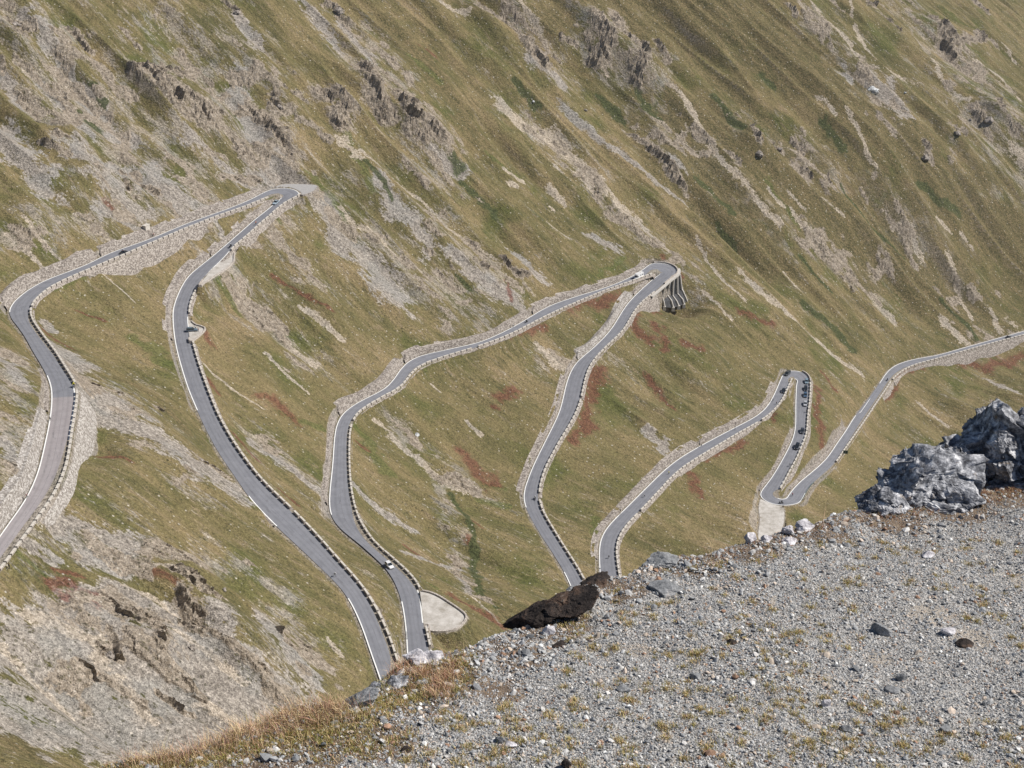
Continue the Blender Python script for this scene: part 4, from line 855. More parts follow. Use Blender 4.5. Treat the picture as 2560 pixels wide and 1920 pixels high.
def rib_world(pts, k):
    """edge point, then outward and down so that it falls on the given picture points"""
    i = int(round(a + (b - a) * k / 4)); base = DL[i] + NL[i] * 2.2; n = NL[vroot_i]; out = []
    W0 = np.array([base[0], base[1], DH[i] - .1]); out.append(W0)
    for px, py in pts[1:]:
        x, y, z = ray(px, py)
        # intersect the ray with the vertical plane through W0 along n
        pn = np.array([-n[1], n[0]]); t = (W0[:2] @ pn) / (x * pn[0] + y * pn[1]); out.append(np.array([x * t, y * t, z * t]))
    return out
RW = [rib_world(p, k) for k, p in enumerate(ribs_px)]
NV = NL[vroot_i]; TV = np.array([-NV[1], NV[0]])
#print('viaduct', [[tuple(np.round(p - VO, 1)) for p in r] for r in RW], NV)
for k, r in enumerate(RW):
    mb = MB(); rings = []
    for p in r:
        for_ = []
        for dt, dn in ((-.28, .5), (.28, .5), (.28, -.5), (-.28, -.5)):
            for_.append((p[0] + TV[0] * dt + NV[0] * dn - VO[0], p[1] + TV[1] * dt + NV[1] * dn - VO[1], p[2] - VO[2]))
        rings.append(for_)
    mb.loft(rings); mb.build('rib', M_CONC, via)
    f = r[-1] - VO; fb = MB(); fb.box(f[0] - .9, f[0] + .9, f[1] - .9, f[1] + .9, f[2] - 1.6, f[2] + .5, .2, .2); fb.build('footing', M_CAP, via)
for k in range(4):
    A, B = RW[k], RW[k + 1]; V = []
    for p, q_ in zip(A, B):
        for s_ in (p, q_): V.append((s_[0] - NV[0] * .35 - VO[0], s_[1] - NV[1] * .35 - VO[1], s_[2] - VO[2]))
    n_ = len(V); V2 = [(v[0] - NV[0] * .3, v[1] - NV[1] * .3, v[2]) for v in V]
    F_ = [[2 * i, 2 * i + 1, 2 * i + 3, 2 * i + 2] for i in range(n_ // 2 - 1)]
    mb = MB(); mb.add(V, F_); mb.add(V2, [f[::-1] for f in F_]); mb.build('bay_panel', M_DCONC, via)
# flank wall on the far side of the last rib
A = RW[0]; P = [A[0] - VO, A[1] - VO, A[2] - VO, A[3] - VO]
T0 = -TV if ((RW[0][0] - RW[4][0])[:2] @ TV) < 0 else TV
V = []
for k, p in enumerate(P):
    w_ = (2.0, 5.5, 6.5, 3.0)[k]
    V += [tuple(p + np.array([*(NV * .1), 0])), tuple(p + np.array([*(T0 * w_ - NV * (w_ * .55)), .2]))]
mb = MB(); mb.add(V, [[2 * i, 2 * i + 1, 2 * i + 3, 2 * i + 2] for i in range(3)]); mb.build('flank_wall', M_CONC, via)

ks = list(range(a - 10, b + 14, 2)); rows = [np.c_[DL[ks] + NL[ks] * o_, DH[ks] + z_] for o_, z_ in ((.86, .30), (2.25, .30), (2.25, -.5))]
V = np.stack(rows, 1).reshape(-1, 3) - VO; qq = (np.arange(len(ks) - 1)[:, None] * 3 + np.arange(2)[None]).ravel()
mesh_obj('deck_edge', V, np.stack([qq, qq + 1, qq + 4, qq + 3], -1), M_CONC, via)

# ------------------------------------------------------------------ boulders and outcrops
def ico(sub):
    bm = bmesh.new(); bmesh.ops.create_icosphere(bm, subdivisions=sub, radius=1.0)
    V = np.array([v.co[:] for v in bm.verts]); F = np.array([[v.index for v in f.verts] for f in bm.faces]); bm.free(); return V, F
ICO = {k: ico(k) for k in (1, 3, 4, 5, 6)}
def rock_geo(seed, sub=5, planes=16, rough=.10, dims=(1, 1, 1), frac=.0):
    r = np.random.default_rng(seed); V, F = ICO[sub]; D = V / np.linalg.norm(V, axis=1)[:, None]
    N_ = r.normal(size=(planes, 3)); N_ /= np.linalg.norm(N_, axis=1)[:, None]; d = r.uniform(.62, 1.0, planes)
    dot = D @ N_.T; rad = np.where(dot > .05, d / np.maximum(dot, .05), 9).min(1); rad = np.minimum(rad, 1.25)
    P = D * rad[:, None]
    a, b, c = P.T * 2.2; o = seed * 3.7
    n = fbm(a + o, b + c * .7, 5, seed, .6) + .6 * fbm(b - o, c + a * .7, 5, seed + 7, .6)
    cr = ridged(a * 1.3 + o, c * 1.3 + b, 4, seed + 3)
    P = P * (1 + rough * n * 1.4 - rough * 1.3 * np.clip(cr - .62, 0, 1))[:, None]
    if frac:
        P = P * np.array(dims); sc0 = float(np.mean(dims)); nrm = P / np.linalg.norm(P, axis=1)[:, None]; acc = np.zeros(len(P))
        for ns_, am in ((55, 1.), (330, .5), (1500, .22)):
            S = P[r.integers(0, len(P), ns_)] * r.uniform(.8, 1.1, (ns_, 1)); hv = r.uniform(-1, 1, ns_); tl = r.normal(size=(ns_, 3)) * 1.5; Sw = S * np.array([1, 1, 1.7])
            for s_1 in range(0, len(P), 4000):
                Q = P[s_1:s_1 + 4000]; d2 = (((Q * np.array([1, 1, 1.7]))[:, None] - Sw) ** 2).sum(-1); j = d2.argmin(1)
                acc[s_1:s_1 + 4000] += am * (hv[j] * .5 + ((Q - S[j]) * tl[j]).sum(1) / sc0)
        return P + nrm * (acc * frac * sc0)[:, None], F
    P = P * np.array(dims); return P, F
def rock_mat(name, stops, sc_=3., bump=.5, rust=None):
    m, t, b = newmat(name, .95); n = N(t); P = n.objc(); b.inputs['Specular IOR Level'].default_value = .15
    f = n.noise(P, sc_, 6, .72); c = n.ramp(f, stops)
    g = n.noise(P, sc_ * 6, 3, .7); c = n.mul(c, n.rng(g, .7, 1.3, .3, .7))
    if rust: c = n.mix(n.math('MULTIPLY', n.step(n.noise(P, sc_ * .7, 4, .7), rust[1], rust[1] + .1), rust[2]), c, rust[0])
    n.l(c, b.inputs['Base Color']); bp = n.bump(f, bump, .25 / sc_, b); n.bump(g, .6, .06 / sc_, b, bp); return m
M_RGREY = rock_mat('grey_limestone', [(.36, (.06, .06, .065)), (.46, (.15, .155, .17)), (.55, (.36, .365, .385)), (.65, (.68, .68, .69))], 9., .5, ((.20, .13, .06), .60, .6))
M_RWHITE = rock_mat('pale_limestone', [(.34, (.30, .28, .29)), (.5, (.56, .54, .56)), (.66, (.74, .73, .74))], 5., .6)
M_RBROWN = rock_mat('rusty_rock', [(.34, (.020, .017, .016)), (.5, (.045, .036, .032)), (.62, (.11, .072, .052)), (.72, (.30, .26, .22))], 5., .9)
M_RSLATE = rock_mat('slate', [(.34, (.14, .145, .15)), (.55, (.27, .275, .28)), (.72, (.42, .41, .40))], 5., .4, ((.30, .20, .12), .62, .5))
M_RFAR = rock_mat('far_rock', [(.34, (.14, .125, .11)), (.5, (.30, .265, .235)), (.68, (.42, .38, .34))], .35, .8)
M_RFARW = rock_mat('far_pale_rock', [(.34, (.30, .31, .31)), (.5, (.55, .56, .56)), (.68, (.74, .75, .75))], .35, .8)
def rocks(name, parts, loc, mat, label, cat='rock', group=None, rz=0):
    Vs, Fs, o = [], [], 0
    for seed, off, dims, rot, kw in parts:
        P, F_ = rock_geo(seed, dims=dims, **kw); R_ = np.array(Matrix.Rotation(rot[2], 3, 'Z') @ Matrix.Rotation(rot[1], 3, 'Y') @ Matrix.Rotation(rot[0], 3, 'X'))
        Vs.append(P @ R_.T + np.array(off)); Fs.append(F_ + o); o += len(P)
    ob = mesh_obj(name, np.vstack(Vs), np.vstack(Fs), mat, smooth=False); ob.location = loc; ob.rotation_euler = (0, 0, rz)
    return tag(ob, label, cat, group)
def ground_at(px, py):
    x, y, z = ray(px, py); W = hit0(px, py)[0]; t0 = W[1] / y; t = np.linspace(t0 - 22, t0 + 22, 260)
    X, Y, Z = x * t, y * t, z * t; G = height(X, Y); b = np.nonzero(Z < G)[0]; k = b[0] if len(b) else 130
    return np.array([X[k], Y[k], G[k]])
for k, (px, py, wpx, hpx, mat, lb) in enumerate([
    (2178, 225, 34, 26, M_RFARW, 'gleaming white rock outcrop alone on the slope at upper right'), (2262, 232, 8, 7, M_RFARW, 'tiny white block right of the gleaming white outcrop'),
    (40, 62, 26, 18, M_RFAR, 'dark grey crag in the top left corner'), (699, 268, 17, 22, M_RFAR, 'dark standing boulder on green slope above the first hairpin'), (1333, 255, 9, 10, M_RFARW, 'single pale boulder above the long cream landslip'),
    (1464, 276, 10, 12, M_RFAR, 'small dark upright rock beside the grey scree chute'), (1898, 385, 22, 26, M_RFAR, 'rounded grey crag left of centre on the right-hand slope'), (2312, 395, 24, 22, M_RFAR, 'grey knob of rock on the right-hand slope under darker crags'),
    (2470, 300, 26, 24, M_RFAR, 'dark double crag near the right edge, upper quarter'), (2392, 333, 18, 16, M_RFAR, 'low dark crag left of the double crag'), (1950, 372, 12, 10, M_RFAR, 'little crag just right of the rounded grey crag'), (592, 30, 18, 14, M_RFAR, 'dark rock knob at the top edge left of centre'),
    (846, 30, 24, 26, M_RFAR, 'dark jutting rock at the top edge near the centre'), (2425, 300, 8, 8, M_RFAR, 'small dark rock beside the double crag'), (365, 568, 17, 17, M_RWHITE, None), (1042, 1087, 14, 12, M_RFARW, 'white boulder amid grass between the third and fourth roads'), (1208, 1090, 14, 12, M_RFARW, None),
    (275, 1640, 22, 30, M_RFAR, 'brown rounded crag in the pale scar at lower left'), (480, 1620, 18, 30, M_RFAR, 'dark split crag right of the brown rounded crag, lower left'), (560, 1475, 16, 14, M_RFAR, 'grey boulder on grass above the lower left scar'), (503, 1150, 12, 12, M_RFAR, 'dark rock beside the scree left of the second road'), (297, 987, 12, 7, M_RFAR, 'flat dark rock in the scree right of the yellow motorcyclist')]):
    if lb is None: continue
    G = ground_at(px, py); D_ = np.linalg.norm(G); a_ = wpx * D_ / FPX / 2 * .8; h_ = hpx * D_ / FPX / 2 * .55
    rocks('boulder', [(100 + k, (0, 0, h_ * .15), (a_, a_ * 1.0, h_ * 1.05), (0, 0, k), dict(sub=4, planes=12, rough=.22)), (160 + k, (a_ * .5, -a_ * .3, -h_ * .2), (a_ * .7, a_ * .8, h_ * .8), (0, .2, k * 2.), dict(sub=4, planes=10, rough=.22))], tuple(G), mat, lb, 'boulder')

# ------------------------------------------------------------------ the gravel ridge the picture is taken from
def gz0(x, y): return -5.4 - .15 * y
def on_plane(px, py):
    x, y, z = ray(px, py); t = 5.4 / (-z - .15 * y); return np.stack([x * t, y * t], -1)
EP = [(-700, 2150), (0, 1975), (150, 1935), (300, 1893), (480, 1862), (640, 1805), (760, 1745), (885, 1755), (928, 1722), (965, 1688), (1017, 1650), (1044, 1630), (1099, 1628), (1145, 1625), (1200, 1607), (1239, 1583), (1289, 1566), (1345, 1552), (1400, 1500), (1440, 1462), (1511, 1452), (1540, 1442), (1573, 1435), (1620, 1412), (1686, 1397), (1710, 1397), (1785, 1383), (1844, 1360), (1902, 1348), (1953, 1334), (1995, 1322), (2042, 1313), (2089, 1290), (2135, 1277), (2200, 1262), (2290, 1240), (2400, 1200), (2560, 1160), (2900, 1100), (3600, 960)]
EP = np.array(EP, float); EW = on_plane(EP[:, 0], EP[:, 1])
def edge_sd(x, y):
    """signed distance past the lip (positive outside)"""
    P = np.vstack([EW, [(60, 20), (60, -30), (-60, -30), (-60, 5)]]); return poly_sd(x, y, P)
def fg_height(x, y, sd_=None):
    s = edge_sd(x, y) if sd_ is None else sd_
    z = gz0(x, y) + .10 * fbm(x / 2.2, y / 2.2, 3, 201) + .035 * fbm(x / .5, y / .5, 3, 211) + .012 * fbm(x / .12, y / .12, 2, 221)
    z = z + .05 * sstep(-1.2, -.2, s) * fbm(x / .35, y / .35, 3, 231)
    o = np.maximum(s + .05, 0); return z - np.where(o < .25, o * o * 4, .25 + (o - .25) * 2.3) - .35 * np.maximum(o - .3, 0) * (fbm(x / 1.2, y / 1.2, 3, 241) + .5)
s_ = np.concatenate([np.linspace(-1.35, -.50, 60, endpoint=False), np.linspace(-.50, .50, 820), np.linspace(.505, 1.35, 60)])
r_ = [.4]
while r_[-1] < 70: r_.append(r_[-1] + (.15 if r_[-1] < 6 else .016 if r_[-1] < 15.5 else r_[-1] * .03))
r_ = np.array(r_); A_, R2 = np.meshgrid(s_, r_); fx = (np.tan(A_) * R2).ravel(); fy = (R2 - .3 * 0).ravel()
fs = edge_sd(fx, fy); fz = fg_height(fx, fy, fs)
# soil shows near the lip and in a few sandy spots
def blob(x, y, pts):
    m = np.zeros(x.shape)
    for px, py, w_ in pts:
        c = on_plane(px, py); rr_ = w_ / 300.; m = np.maximum(m, np.exp(-((x - c[0]) ** 2 + (y - c[1]) ** 2) / rr_ ** 2))
    return m
sand = blob(fx, fy, [(2330, 1530, 75), (2440, 1590, 60), (2560, 1430, 60), (1400, 1350, 10), (2200, 1640, 40), (1900, 1500, 50), (1600, 1620, 40), (2050, 1700, 40)])
SOIL_PTS = [(700, 1850, 170), (850, 1790, 150), (1000, 1740, 130), (500, 1890, 150), (300, 1910, 120), (950, 1850, 90), (1120, 1700, 110), (1050, 1660, 90), (1300, 1640, 70), (1400, 1560, 80), (1560, 1480, 70), (1750, 1420, 70), (1880, 1380, 80), (2050, 1330, 80), (2250, 1290, 90), (2400, 1260, 110), (2530, 1230, 120), (1250, 1720, 60), (760, 1900, 90)]
soil = np.clip(blob(fx, fy, SOIL_PTS) * 1.2 + .55 * sstep(-.45, -.05, fs), 0, 1)
def fg_mat():
    m, t, b = newmat('gravel_bed', .95); n = N(t); P = n.objc(); b.inputs['Specular IOR Level'].default_value = .12
    v = n.n('ShaderNodeTexVoronoi'); v.inputs['Scale'].default_value = 75; n.l(P, v.inputs['Vector'])
    c = n.ramp(n.sep(v.outputs['Color'])[0], [(.1, (.15, .147, .14)), (.4, (.28, .272, .262)), (.7, (.38, .37, .355)), (.93, (.52, .50, .47))])
    f = n.noise(P, 9, 4, .7)
    sandc = n.ramp(f, [(.3, (.30, .26, .21)), (.7, (.44, .39, .33))]); soilc = n.ramp(f, [(.3, (.085, .055, .035)), (.55, (.17, .115, .07)), (.75, (.24, .19, .13))])
    fr = n.math('SUBTRACT', f, .5)
    c = n.mix(n.math('MULTIPLY', n.step(n.math('ADD', n.attr('sand').outputs['Fac'], fr), .35, .7), .8), c, sandc)
    c = n.mix(n.math('MULTIPLY', n.step(n.math('ADD', n.attr('soil').outputs['Fac'], n.math('MULTIPLY', fr, 1.6)), .4, .7), .85), c, soilc)
    n.l(c, b.inputs['Base Color']); bp = n.bump(v.outputs['Distance'], .8, .012, b); n.bump(f, .5, .02, b, bp); return m
nc2 = len(s_); ii = np.arange(nc2 - 1); jj = np.arange(len(r_) - 1); q = (jj[:, None] * nc2 + ii[None]).ravel()
M_FG = fg_mat()
fg = mesh_obj('gravel_ground', np.stack([fx, fy, fz], -1), np.stack([q, q + 1, q + nc2 + 1, q + nc2], -1), M_FG, smooth=True, attrs={'sand': sand, 'soil': soil})
tag(fg, kind='structure')

def tint_mat(name, rough=.9, noise=(120., .8, 1.2), trans=0.):
    m, t, b = newmat(name, rough); n = N(t); P = n.objc(); b.inputs['Specular IOR Level'].default_value = .15
    c = n.attr('tint').outputs['Color']; f = n.noise(P, noise[0], 2, .6); c = n.mul(c, n.rng(f, noise[1], noise[2], .3, .7))
    n.l(c, b.inputs['Base Color']); return m
M_PEB = tint_mat('pebble_stone'); M_BLADE = tint_mat('dry_grass', .8, (30., .9, 1.1))
PAL = np.array([(.27, .275, .28), (.35, .355, .355), (.45, .44, .425), (.55, .54, .52), (.72, .72, .70), (.40, .34, .28), (.50, .42, .35), (.30, .19, .13), (.13, .135, .14), (.20, .205, .21)])
PW = np.array([.2, .2, .15, .08, .018, .07, .05, .04, .045, .12]); PW /= PW.sum()
def scatter_stones(name, xy, rad, seed, elong=.45):
    r = np.random.default_rng(seed); n = len(xy); B, F0 = ICO[1] if False else ico1
    var = []
    for k in range(24):
        q_ = B * r.uniform(.72, 1.15, (len(B), 1)); q_ = q_ * np.array([1, r.uniform(.55, .95), r.uniform(.35, .75)]); var.append(q_)
    var = np.array(var)[r.integers(0, 24, n)]
    e = r.normal(size=(n, 4)); e[:, 3] += 2.; e /= np.linalg.norm(e, axis=1)[:, None]; a, b, c, w_ = e.T
    th = r.uniform(0, 2 * np.pi, n); cz, sz = np.cos(th), np.sin(th)
    X = var[:, :, 0] * cz[:, None] - var[:, :, 1] * sz[:, None]; Y = var[:, :, 0] * sz[:, None] + var[:, :, 1] * cz[:, None]; Z = var[:, :, 2]
    # small tilt
    tx_ = r.normal(0, .35, n)[:, None]; ty_ = r.normal(0, .35, n)[:, None]; Z = Z + X * tx_ + Y * ty_
    sc1 = rad[:, None]; z0 = fg_height(xy[:, 0], xy[:, 1])
    V = np.stack([xy[:, 0][:, None] + X * sc1, xy[:, 1][:, None] + Y * sc1, z0[:, None] + (Z + .22) * sc1], -1).reshape(-1, 3)
    F_ = (F0[None] + (np.arange(n) * len(B))[:, None, None]).reshape(-1, 3)
    col = 1.1 * PAL[r.choice(len(PAL), n, p=PW)] * r.uniform(.8, 1.2, (n, 1)); col = np.repeat(np.c_[col, np.ones(n)], len(B), axis=0)
    o = mesh_obj(name, V, F_, M_PEB, attrs={'tint': col}); return o
bm = bmesh.new(); bmesh.ops.create_icosphere(bm, subdivisions=1, radius=1.0)
ico1 = (np.array([v.co[:] for v in bm.verts]), np.array([[v.index for v in f.verts] for f in bm.faces])); bm.free()
def sample_fg(n, smax, seed, px0=-60, px1=3150, keep=None):
    r = np.random.default_rng(seed); out = []; c = 0
    while c < n:
        x = r.uniform(-5.2, 9.5, 200000); y = r.uniform(6.6, 15.5, 200000); X, Y = project(x, y, gz0(x, y))
        m = (X > px0) & (X < px1) & (Y < 1990); x, y = x[m], y[m]; s = edge_sd(x, y); m = s < smax; x, y, s = x[m], y[m], s[m]
        if keep is not None: m = r.random(len(x)) < keep(x, y, s); x, y = x[m], y[m]
        out.append(np.c_[x, y]); c += len(x)
    return np.vstack(out)[:n]
def kp1(x, y, s):
    so = np.clip(blob(x, y, SOIL_PTS) * 1.1, 0, 1); n_ = fbm(x / .5, y / .5, 3, 301)
    return np.clip(1 - .72 * so * sstep(-.2, .2, n_ + .1) - .55 * blob(x, y, [(2330, 1530, 75), (2440, 1590, 60), (2560, 1430, 60)]), .06, 1) * (.75 + .25 * sstep(-.3, .3, n_))
xy = sample_fg(185000, .12, 401, keep=kp1); r0 = np.random.default_rng(5)
rad = np.clip(r0.lognormal(math.log(.0049), .55, len(xy)), .003, .026) * (1 + .35 * sstep(-.1, .4, fbm(xy[:, 0] / .9, xy[:, 1] / .9, 2, 311)))
g1 = scatter_stones('gravel', xy, rad, 11); tag(g1, 'grey gravel of small broken stones covering the ridge', 'gravel', kind='stuff')
xy = sample_fg(750, .10, 402); rad = np.clip(r0.lognormal(math.log(.021), .32, len(xy)), .014, .045)
xe = sample_fg(1500, .14, 403, keep=lambda x, y, s: sstep(-.9, -.1, s)); re_ = np.clip(r0.lognormal(math.log(.019), .42, len(xe)), .010, .05)
g2 = scatter_stones('rubble', np.vstack([xy, xe]), np.r_[rad, re_], 12); tag(g2, 'coarser rubble strewn over the gravel and along the lip', 'rubble', kind='stuff')

def fgp(px, py):
    p = on_plane(px, py); return np.array([p[0], p[1], float(fg_height(np.array([p[0]]), np.array([p[1]]))[0])])
# loose stones big enough to tell apart
for k, (px, py, w_, h_, mt, lb) in enumerate([
    (2205, 1578, 46, 28, M_RSLATE, 'largest grey-brown stone lying on the gravel at right, with a dark shadow on its left'), (2252, 1692, 26, 22, M_RSLATE, 'blue-grey round stone below the largest stone'), (2232, 1722, 34, 16, M_RSLATE, 'flat blue-grey slab just below the round blue-grey stone'),
    (2066, 1766, 22, 26, M_RWHITE, 'upright pale stone standing on the gravel right of centre'), (1738, 1690, 30, 16, M_RSLATE, 'light triangular flake lying on the gravel near the middle'), (2415, 1604, 38, 14, M_RBROWN, 'flat reddish brown stone at the right on sandy gravel'),
    (2368, 1578, 36, 20, M_RWHITE, 'jagged white stone right of the largest stone'), (2118, 1824, 28, 18, M_RSLATE, 'grey pyramid stone near the bottom, right of centre'), (2362, 1822, 28, 16, M_RSLATE, 'smooth grey stone near the bottom right corner'),
    (1252, 1848, 26, 20, M_RSLATE, 'dark blue-grey stone near the bottom, left of the pale flat one'), (1274, 1858, 30, 12, M_RWHITE, 'pale flat stone touching the dark blue-grey one'), (1016, 1866, 24, 14, M_RBROWN, 'rust-coloured stone on the gravel at lower left'),
    (1374, 1575, 34, 24, M_RWHITE, 'white angular stone below the brown overhanging rock'), (1400, 1606, 36, 14, M_RBROWN, 'orange-brown slab below the white angular stone'), (1318, 1636, 34, 14, M_RSLATE, 'dark flat stone with a shadow under it, left of centre'),
    (1660, 1482, 84, 20, M_RSLATE, 'long grey slab half buried behind the gravel crest'), (1418, 1912, 24, 24, M_RBROWN, 'pinkish brown stone cut by the bottom edge'), (1560, 1720, 30, 12, M_RSLATE, 'thin dark flake left of the triangular flake'), (2320, 1380, 30, 16, M_RWHITE, 'light stone high on the gravel toward the right'), (1975, 1352, 40, 12, M_RWHITE, 'white flat stone on the gravel under the white rocks of the crest'), (1830, 1608, 24, 14, M_RBROWN, 'small brown stone in the middle of the gravel')]):
    G = fgp(px, py); D_ = np.linalg.norm(G); a_ = w_ * D_ / FPX / 2; h2 = h_ * D_ / FPX / 2
    rocks('stone', [(300 + k, (0, 0, h2 * .55), (a_, a_ * .75, h2 * 1.1), (0, 0, random.uniform(-.5, .5)), dict(sub=4, planes=11, rough=.06))], tuple(G), mt, lb, 'stone', 'loose stones on the gravel')
# rocks standing on the crest
def crest(name, px, py, parts, mat, lb, cat='rock'):
    G = fgp(px, py); D_ = np.linalg.norm(G); u = D_ / FPX
    pp = [(sd_, (ox * u, oy * u, oz * u), (a * u, b_ * u, c_ * u), rot, kw) for sd_, (ox, oy, oz), (a, b_, c_), rot, kw in parts]
    return rocks(name, pp, tuple(G), mat, lb, cat)
def jagged(seed, hull, n, smin, smax):
    """many angular blocks wedged together inside a few ellipsoids"""
    r = np.random.default_rng(seed); out = []
    for k in range(n):
        c, d = hull[k % len(hull)]; v = r.normal(size=3); v /= np.linalg.norm(v); v *= r.uniform(.62, 1.02) ; p = [c[i] + d[i] * v[i] for i in range(3)]
        s_0 = r.uniform(smin, smax); out.append((seed + k, tuple(p), (s_0 * r.uniform(.8, 1.3), s_0 * r.uniform(.6, 1.), s_0 * r.uniform(.6, 1.2)), (r.uniform(-.4, .4), r.uniform(-.5, .1), r.uniform(0, 6)), dict(sub=3, planes=8, rough=.03)))
    for k, (c, d) in enumerate(hull): out.append((seed + 90 + k, c, tuple(.80 * q_ for q_ in d), (0, 0, k), dict(sub=4, planes=11, rough=.07)))
    return out
fr_ = dict(sub=6, planes=9, rough=.04, frac=.15)
crest('crag', 2505, 1185, [(5101, (20, 60, 42), (122, 110, 84), (0, .30, .3), fr_), (5102, (-88, 40, 32), (100, 80, 56), (0, .35, 1), fr_), (5103, (120, 60, 92), (110, 110, 96), (0, .2, 2), fr_), (5104, (40, -40, -10), (130, 60, 34), (0, 0, .1), fr_), (5105, (290, 70, 90), (150, 120, 100), (0, .1, 1.2), fr_)], M_RGREY, 'tallest rugged grey limestone crag at the right edge of the ridge', 'crag')
crest('crag', 2300, 1235, [(5301, (-8, 40, 28), (98, 80, 50), (0, -.25, .2), fr_), (5302, (62, 50, 40), (94, 80, 52), (0, -.2, 2), fr_), (5303, (25, -25, -4), (120, 50, 32), (0, 0, .1), fr_)], M_RGREY, 'dark shaded grey crag left of the tallest crag', 'crag')
crest('crag', 2185, 1262, [(5501, (4, 10, 12), (48, 40, 28), (0, -.2, 0), fr_), (5502, (48, 0, 6), (52, 36, 22), (0, 0, 1), fr_)], M_RGREY, 'small dark crag at the foot of the two larger crags', 'crag')
mid_ = dict(sub=5, planes=16, rough=.14)
crest('rock', 1388, 1550, [(5701, (-56, 30, 0), (72, 44, 20), (0, -.42, .1), dict(sub=6, planes=9, rough=.04, frac=.10)), (5702, (30, 40, 22), (72, 46, 16), (0, -.42, .1), dict(sub=6, planes=9, rough=.04, frac=.10))], M_RBROWN, 'dark brown rock jutting out over the valley in the middle of the crest')
crest('rock', 1490, 1452, [(541, (0, 0, 3), (46, 36, 14), (0, -.1, 0), mid_)], M_RBROWN, 'rust-orange slab on top of the dark brown jutting rock')
crest('rock', 1665, 1408, [(551, (0, 10, 6), (44, 34, 16), (0, 0, .3), mid_)], M_RSLATE, 'bluish slate block on the crest right of the rust-orange slab')
crest('rock', 2010, 1324, [(561, (0, 5, 6), (23, 22, 13), (0, 0, .3), mid_)], M_RWHITE, 'rounded white rock, rightmost of the pale rocks on the crest')
crest('rock', 1972, 1334, [(571, (0, 5, 4), (15, 15, 11), (0, 0, .3), mid_)], M_RWHITE, 'knobbly pinkish white rock left of the rounded white one')
crest('rock', 1914, 1350, [(581, (0, 5, 2), (14, 15, 8), (0, 0, .3), mid_)], M_RWHITE, 'low white rock at the foot of the pale layby below')
crest('rock', 1875, 1355, [(591, (0, 10, 8), (15, 14, 17), (0, 0, .3), mid_)], M_RWHITE, 'speckled white rock, leftmost of the pale rocks on the crest')
crest('rock', 1060, 1650, [(601, (-18, 10, 4), (34, 28, 17), (0, 0, .3), mid_), (602, (26, 10, 2), (32, 26, 15), (0, 0, 1), mid_)], M_RWHITE, 'crumbly white rock where the third road disappears behind the ridge')
crest('rock', 985, 1700, [(611, (0, 0, 4), (34, 26, 20), (0, -.4, .6), mid_), (612, (-35, -10, -14), (36, 28, 20), (0, -.4, .6), mid_)], M_RGREY, 'dark lichened rock in front of the end of the second road')
crest('rock', 905, 1748, [(621, (0, 0, 6), (52, 30, 16), (0, -.45, .2), mid_)], M_RSLATE, 'smooth grey-brown slab sloping down at the left end of the crest')

# ------------------------------------------------------------------ grass
def blades(bx, by, hgt, wid, lean, col, seed):
    r = np.random.default_rng(seed); n = len(bx); z0 = fg_height(bx, by) - .004; th = r.uniform(0, 2 * np.pi, n)
    ld = r.uniform(0, 2 * np.pi, n); lx = np.cos(ld) * lean * hgt; ly = np.sin(ld) * lean * hgt
    cx, sx = np.cos(th) * wid, np.sin(th) * wid; V = np.zeros((n, 5, 3))
    for k, (f, wf) in enumerate(((0, 1), (0, -1), (.5, .8), (.5, -.8), (1, 0))):
        V[:, k, 0] = bx + lx * f * f + cx * wf; V[:, k, 1] = by + ly * f * f + sx * wf; V[:, k, 2] = z0 + hgt * (f - .25 * f * f * lean)
    B = (np.arange(n) * 5)[:, None]; F3 = np.concatenate([B + [0, 1, 3], B + [0, 3, 2], B + [2, 3, 4]]); return V.reshape(-1, 3), F3, np.repeat(np.c_[col, np.ones(n)], 5, axis=0)
GR = {'rust': (.60, .36, .27), 'straw': (.72, .56, .33), 'brown': (.42, .24, .14), 'olive': (.30, .29, .09), 'yellow': (.50, .43, .14), 'green': (.15, .20, .05)}
def gcols(r, n, mix):
    ks = list(mix); p = np.array([mix[k] for k in ks], float); p /= p.sum(); return np.array([GR[k] for k in ks])[r.choice(len(ks), n, p=p)] * r.uniform(.7, 1.25, (n, 1))
def make_grass(name, clumps, label, seed, mix, blade_n, hr, spread, wid=.0022, kind='stuff'):
    r = np.random.default_rng(seed); X = []; Y = []; Hh = []; Cc = []; 
    for px, py, s in clumps:
        c = on_plane(px, py); n = int(blade_n * s); a = r.uniform(0, 2 * np.pi, n); q_ = np.abs(r.normal(0, spread * math.sqrt(s), n))
        X.append(c[0] + np.cos(a) * q_); Y.append(c[1] + np.sin(a) * q_); Hh.append(r.uniform(hr[0], hr[1], n) * (.6 + .4 * s)); Cc.append(gcols(r, n, mix))
    X = np.concatenate(X); Y = np.concatenate(Y); Hh = np.concatenate(Hh); Cc = np.vstack(Cc)
    m = edge_sd(X, Y) < .3; X, Y, Hh, Cc = X[m], Y[m], Hh[m], Cc[m]
    V, F3, col = blades(X, Y, Hh, wid, r.uniform(.1, .9, len(X)), Cc, seed + 1)
    o = mesh_obj(name, V, F3, M_BLADE, attrs={'tint': col}); return tag(o, label, 'grass', kind=kind)
rg = np.random.default_rng(77)
def along(pts, n, jx, jy, smin=.6, smax=1.4):
    P = resamp(pts, n); return [(p[0] + rg.normal(0, jx), p[1] + rg.normal(0, jy), rg.uniform(smin, smax)) for p in P]
tall = along([(330, 1895), (480, 1870), (620, 1820), (760, 1765), (880, 1765)], 150, 22, 12) + along([(560, 1850), (700, 1800), (860, 1770)], 60, 25, 16)
make_grass('grass', tall, 'tall russet dry grass fringing the lower left lip of the ridge', 81, {'rust': 4, 'straw': 6, 'brown': 1, 'olive': 1}, 22, (.05, .17), .075, .0014)
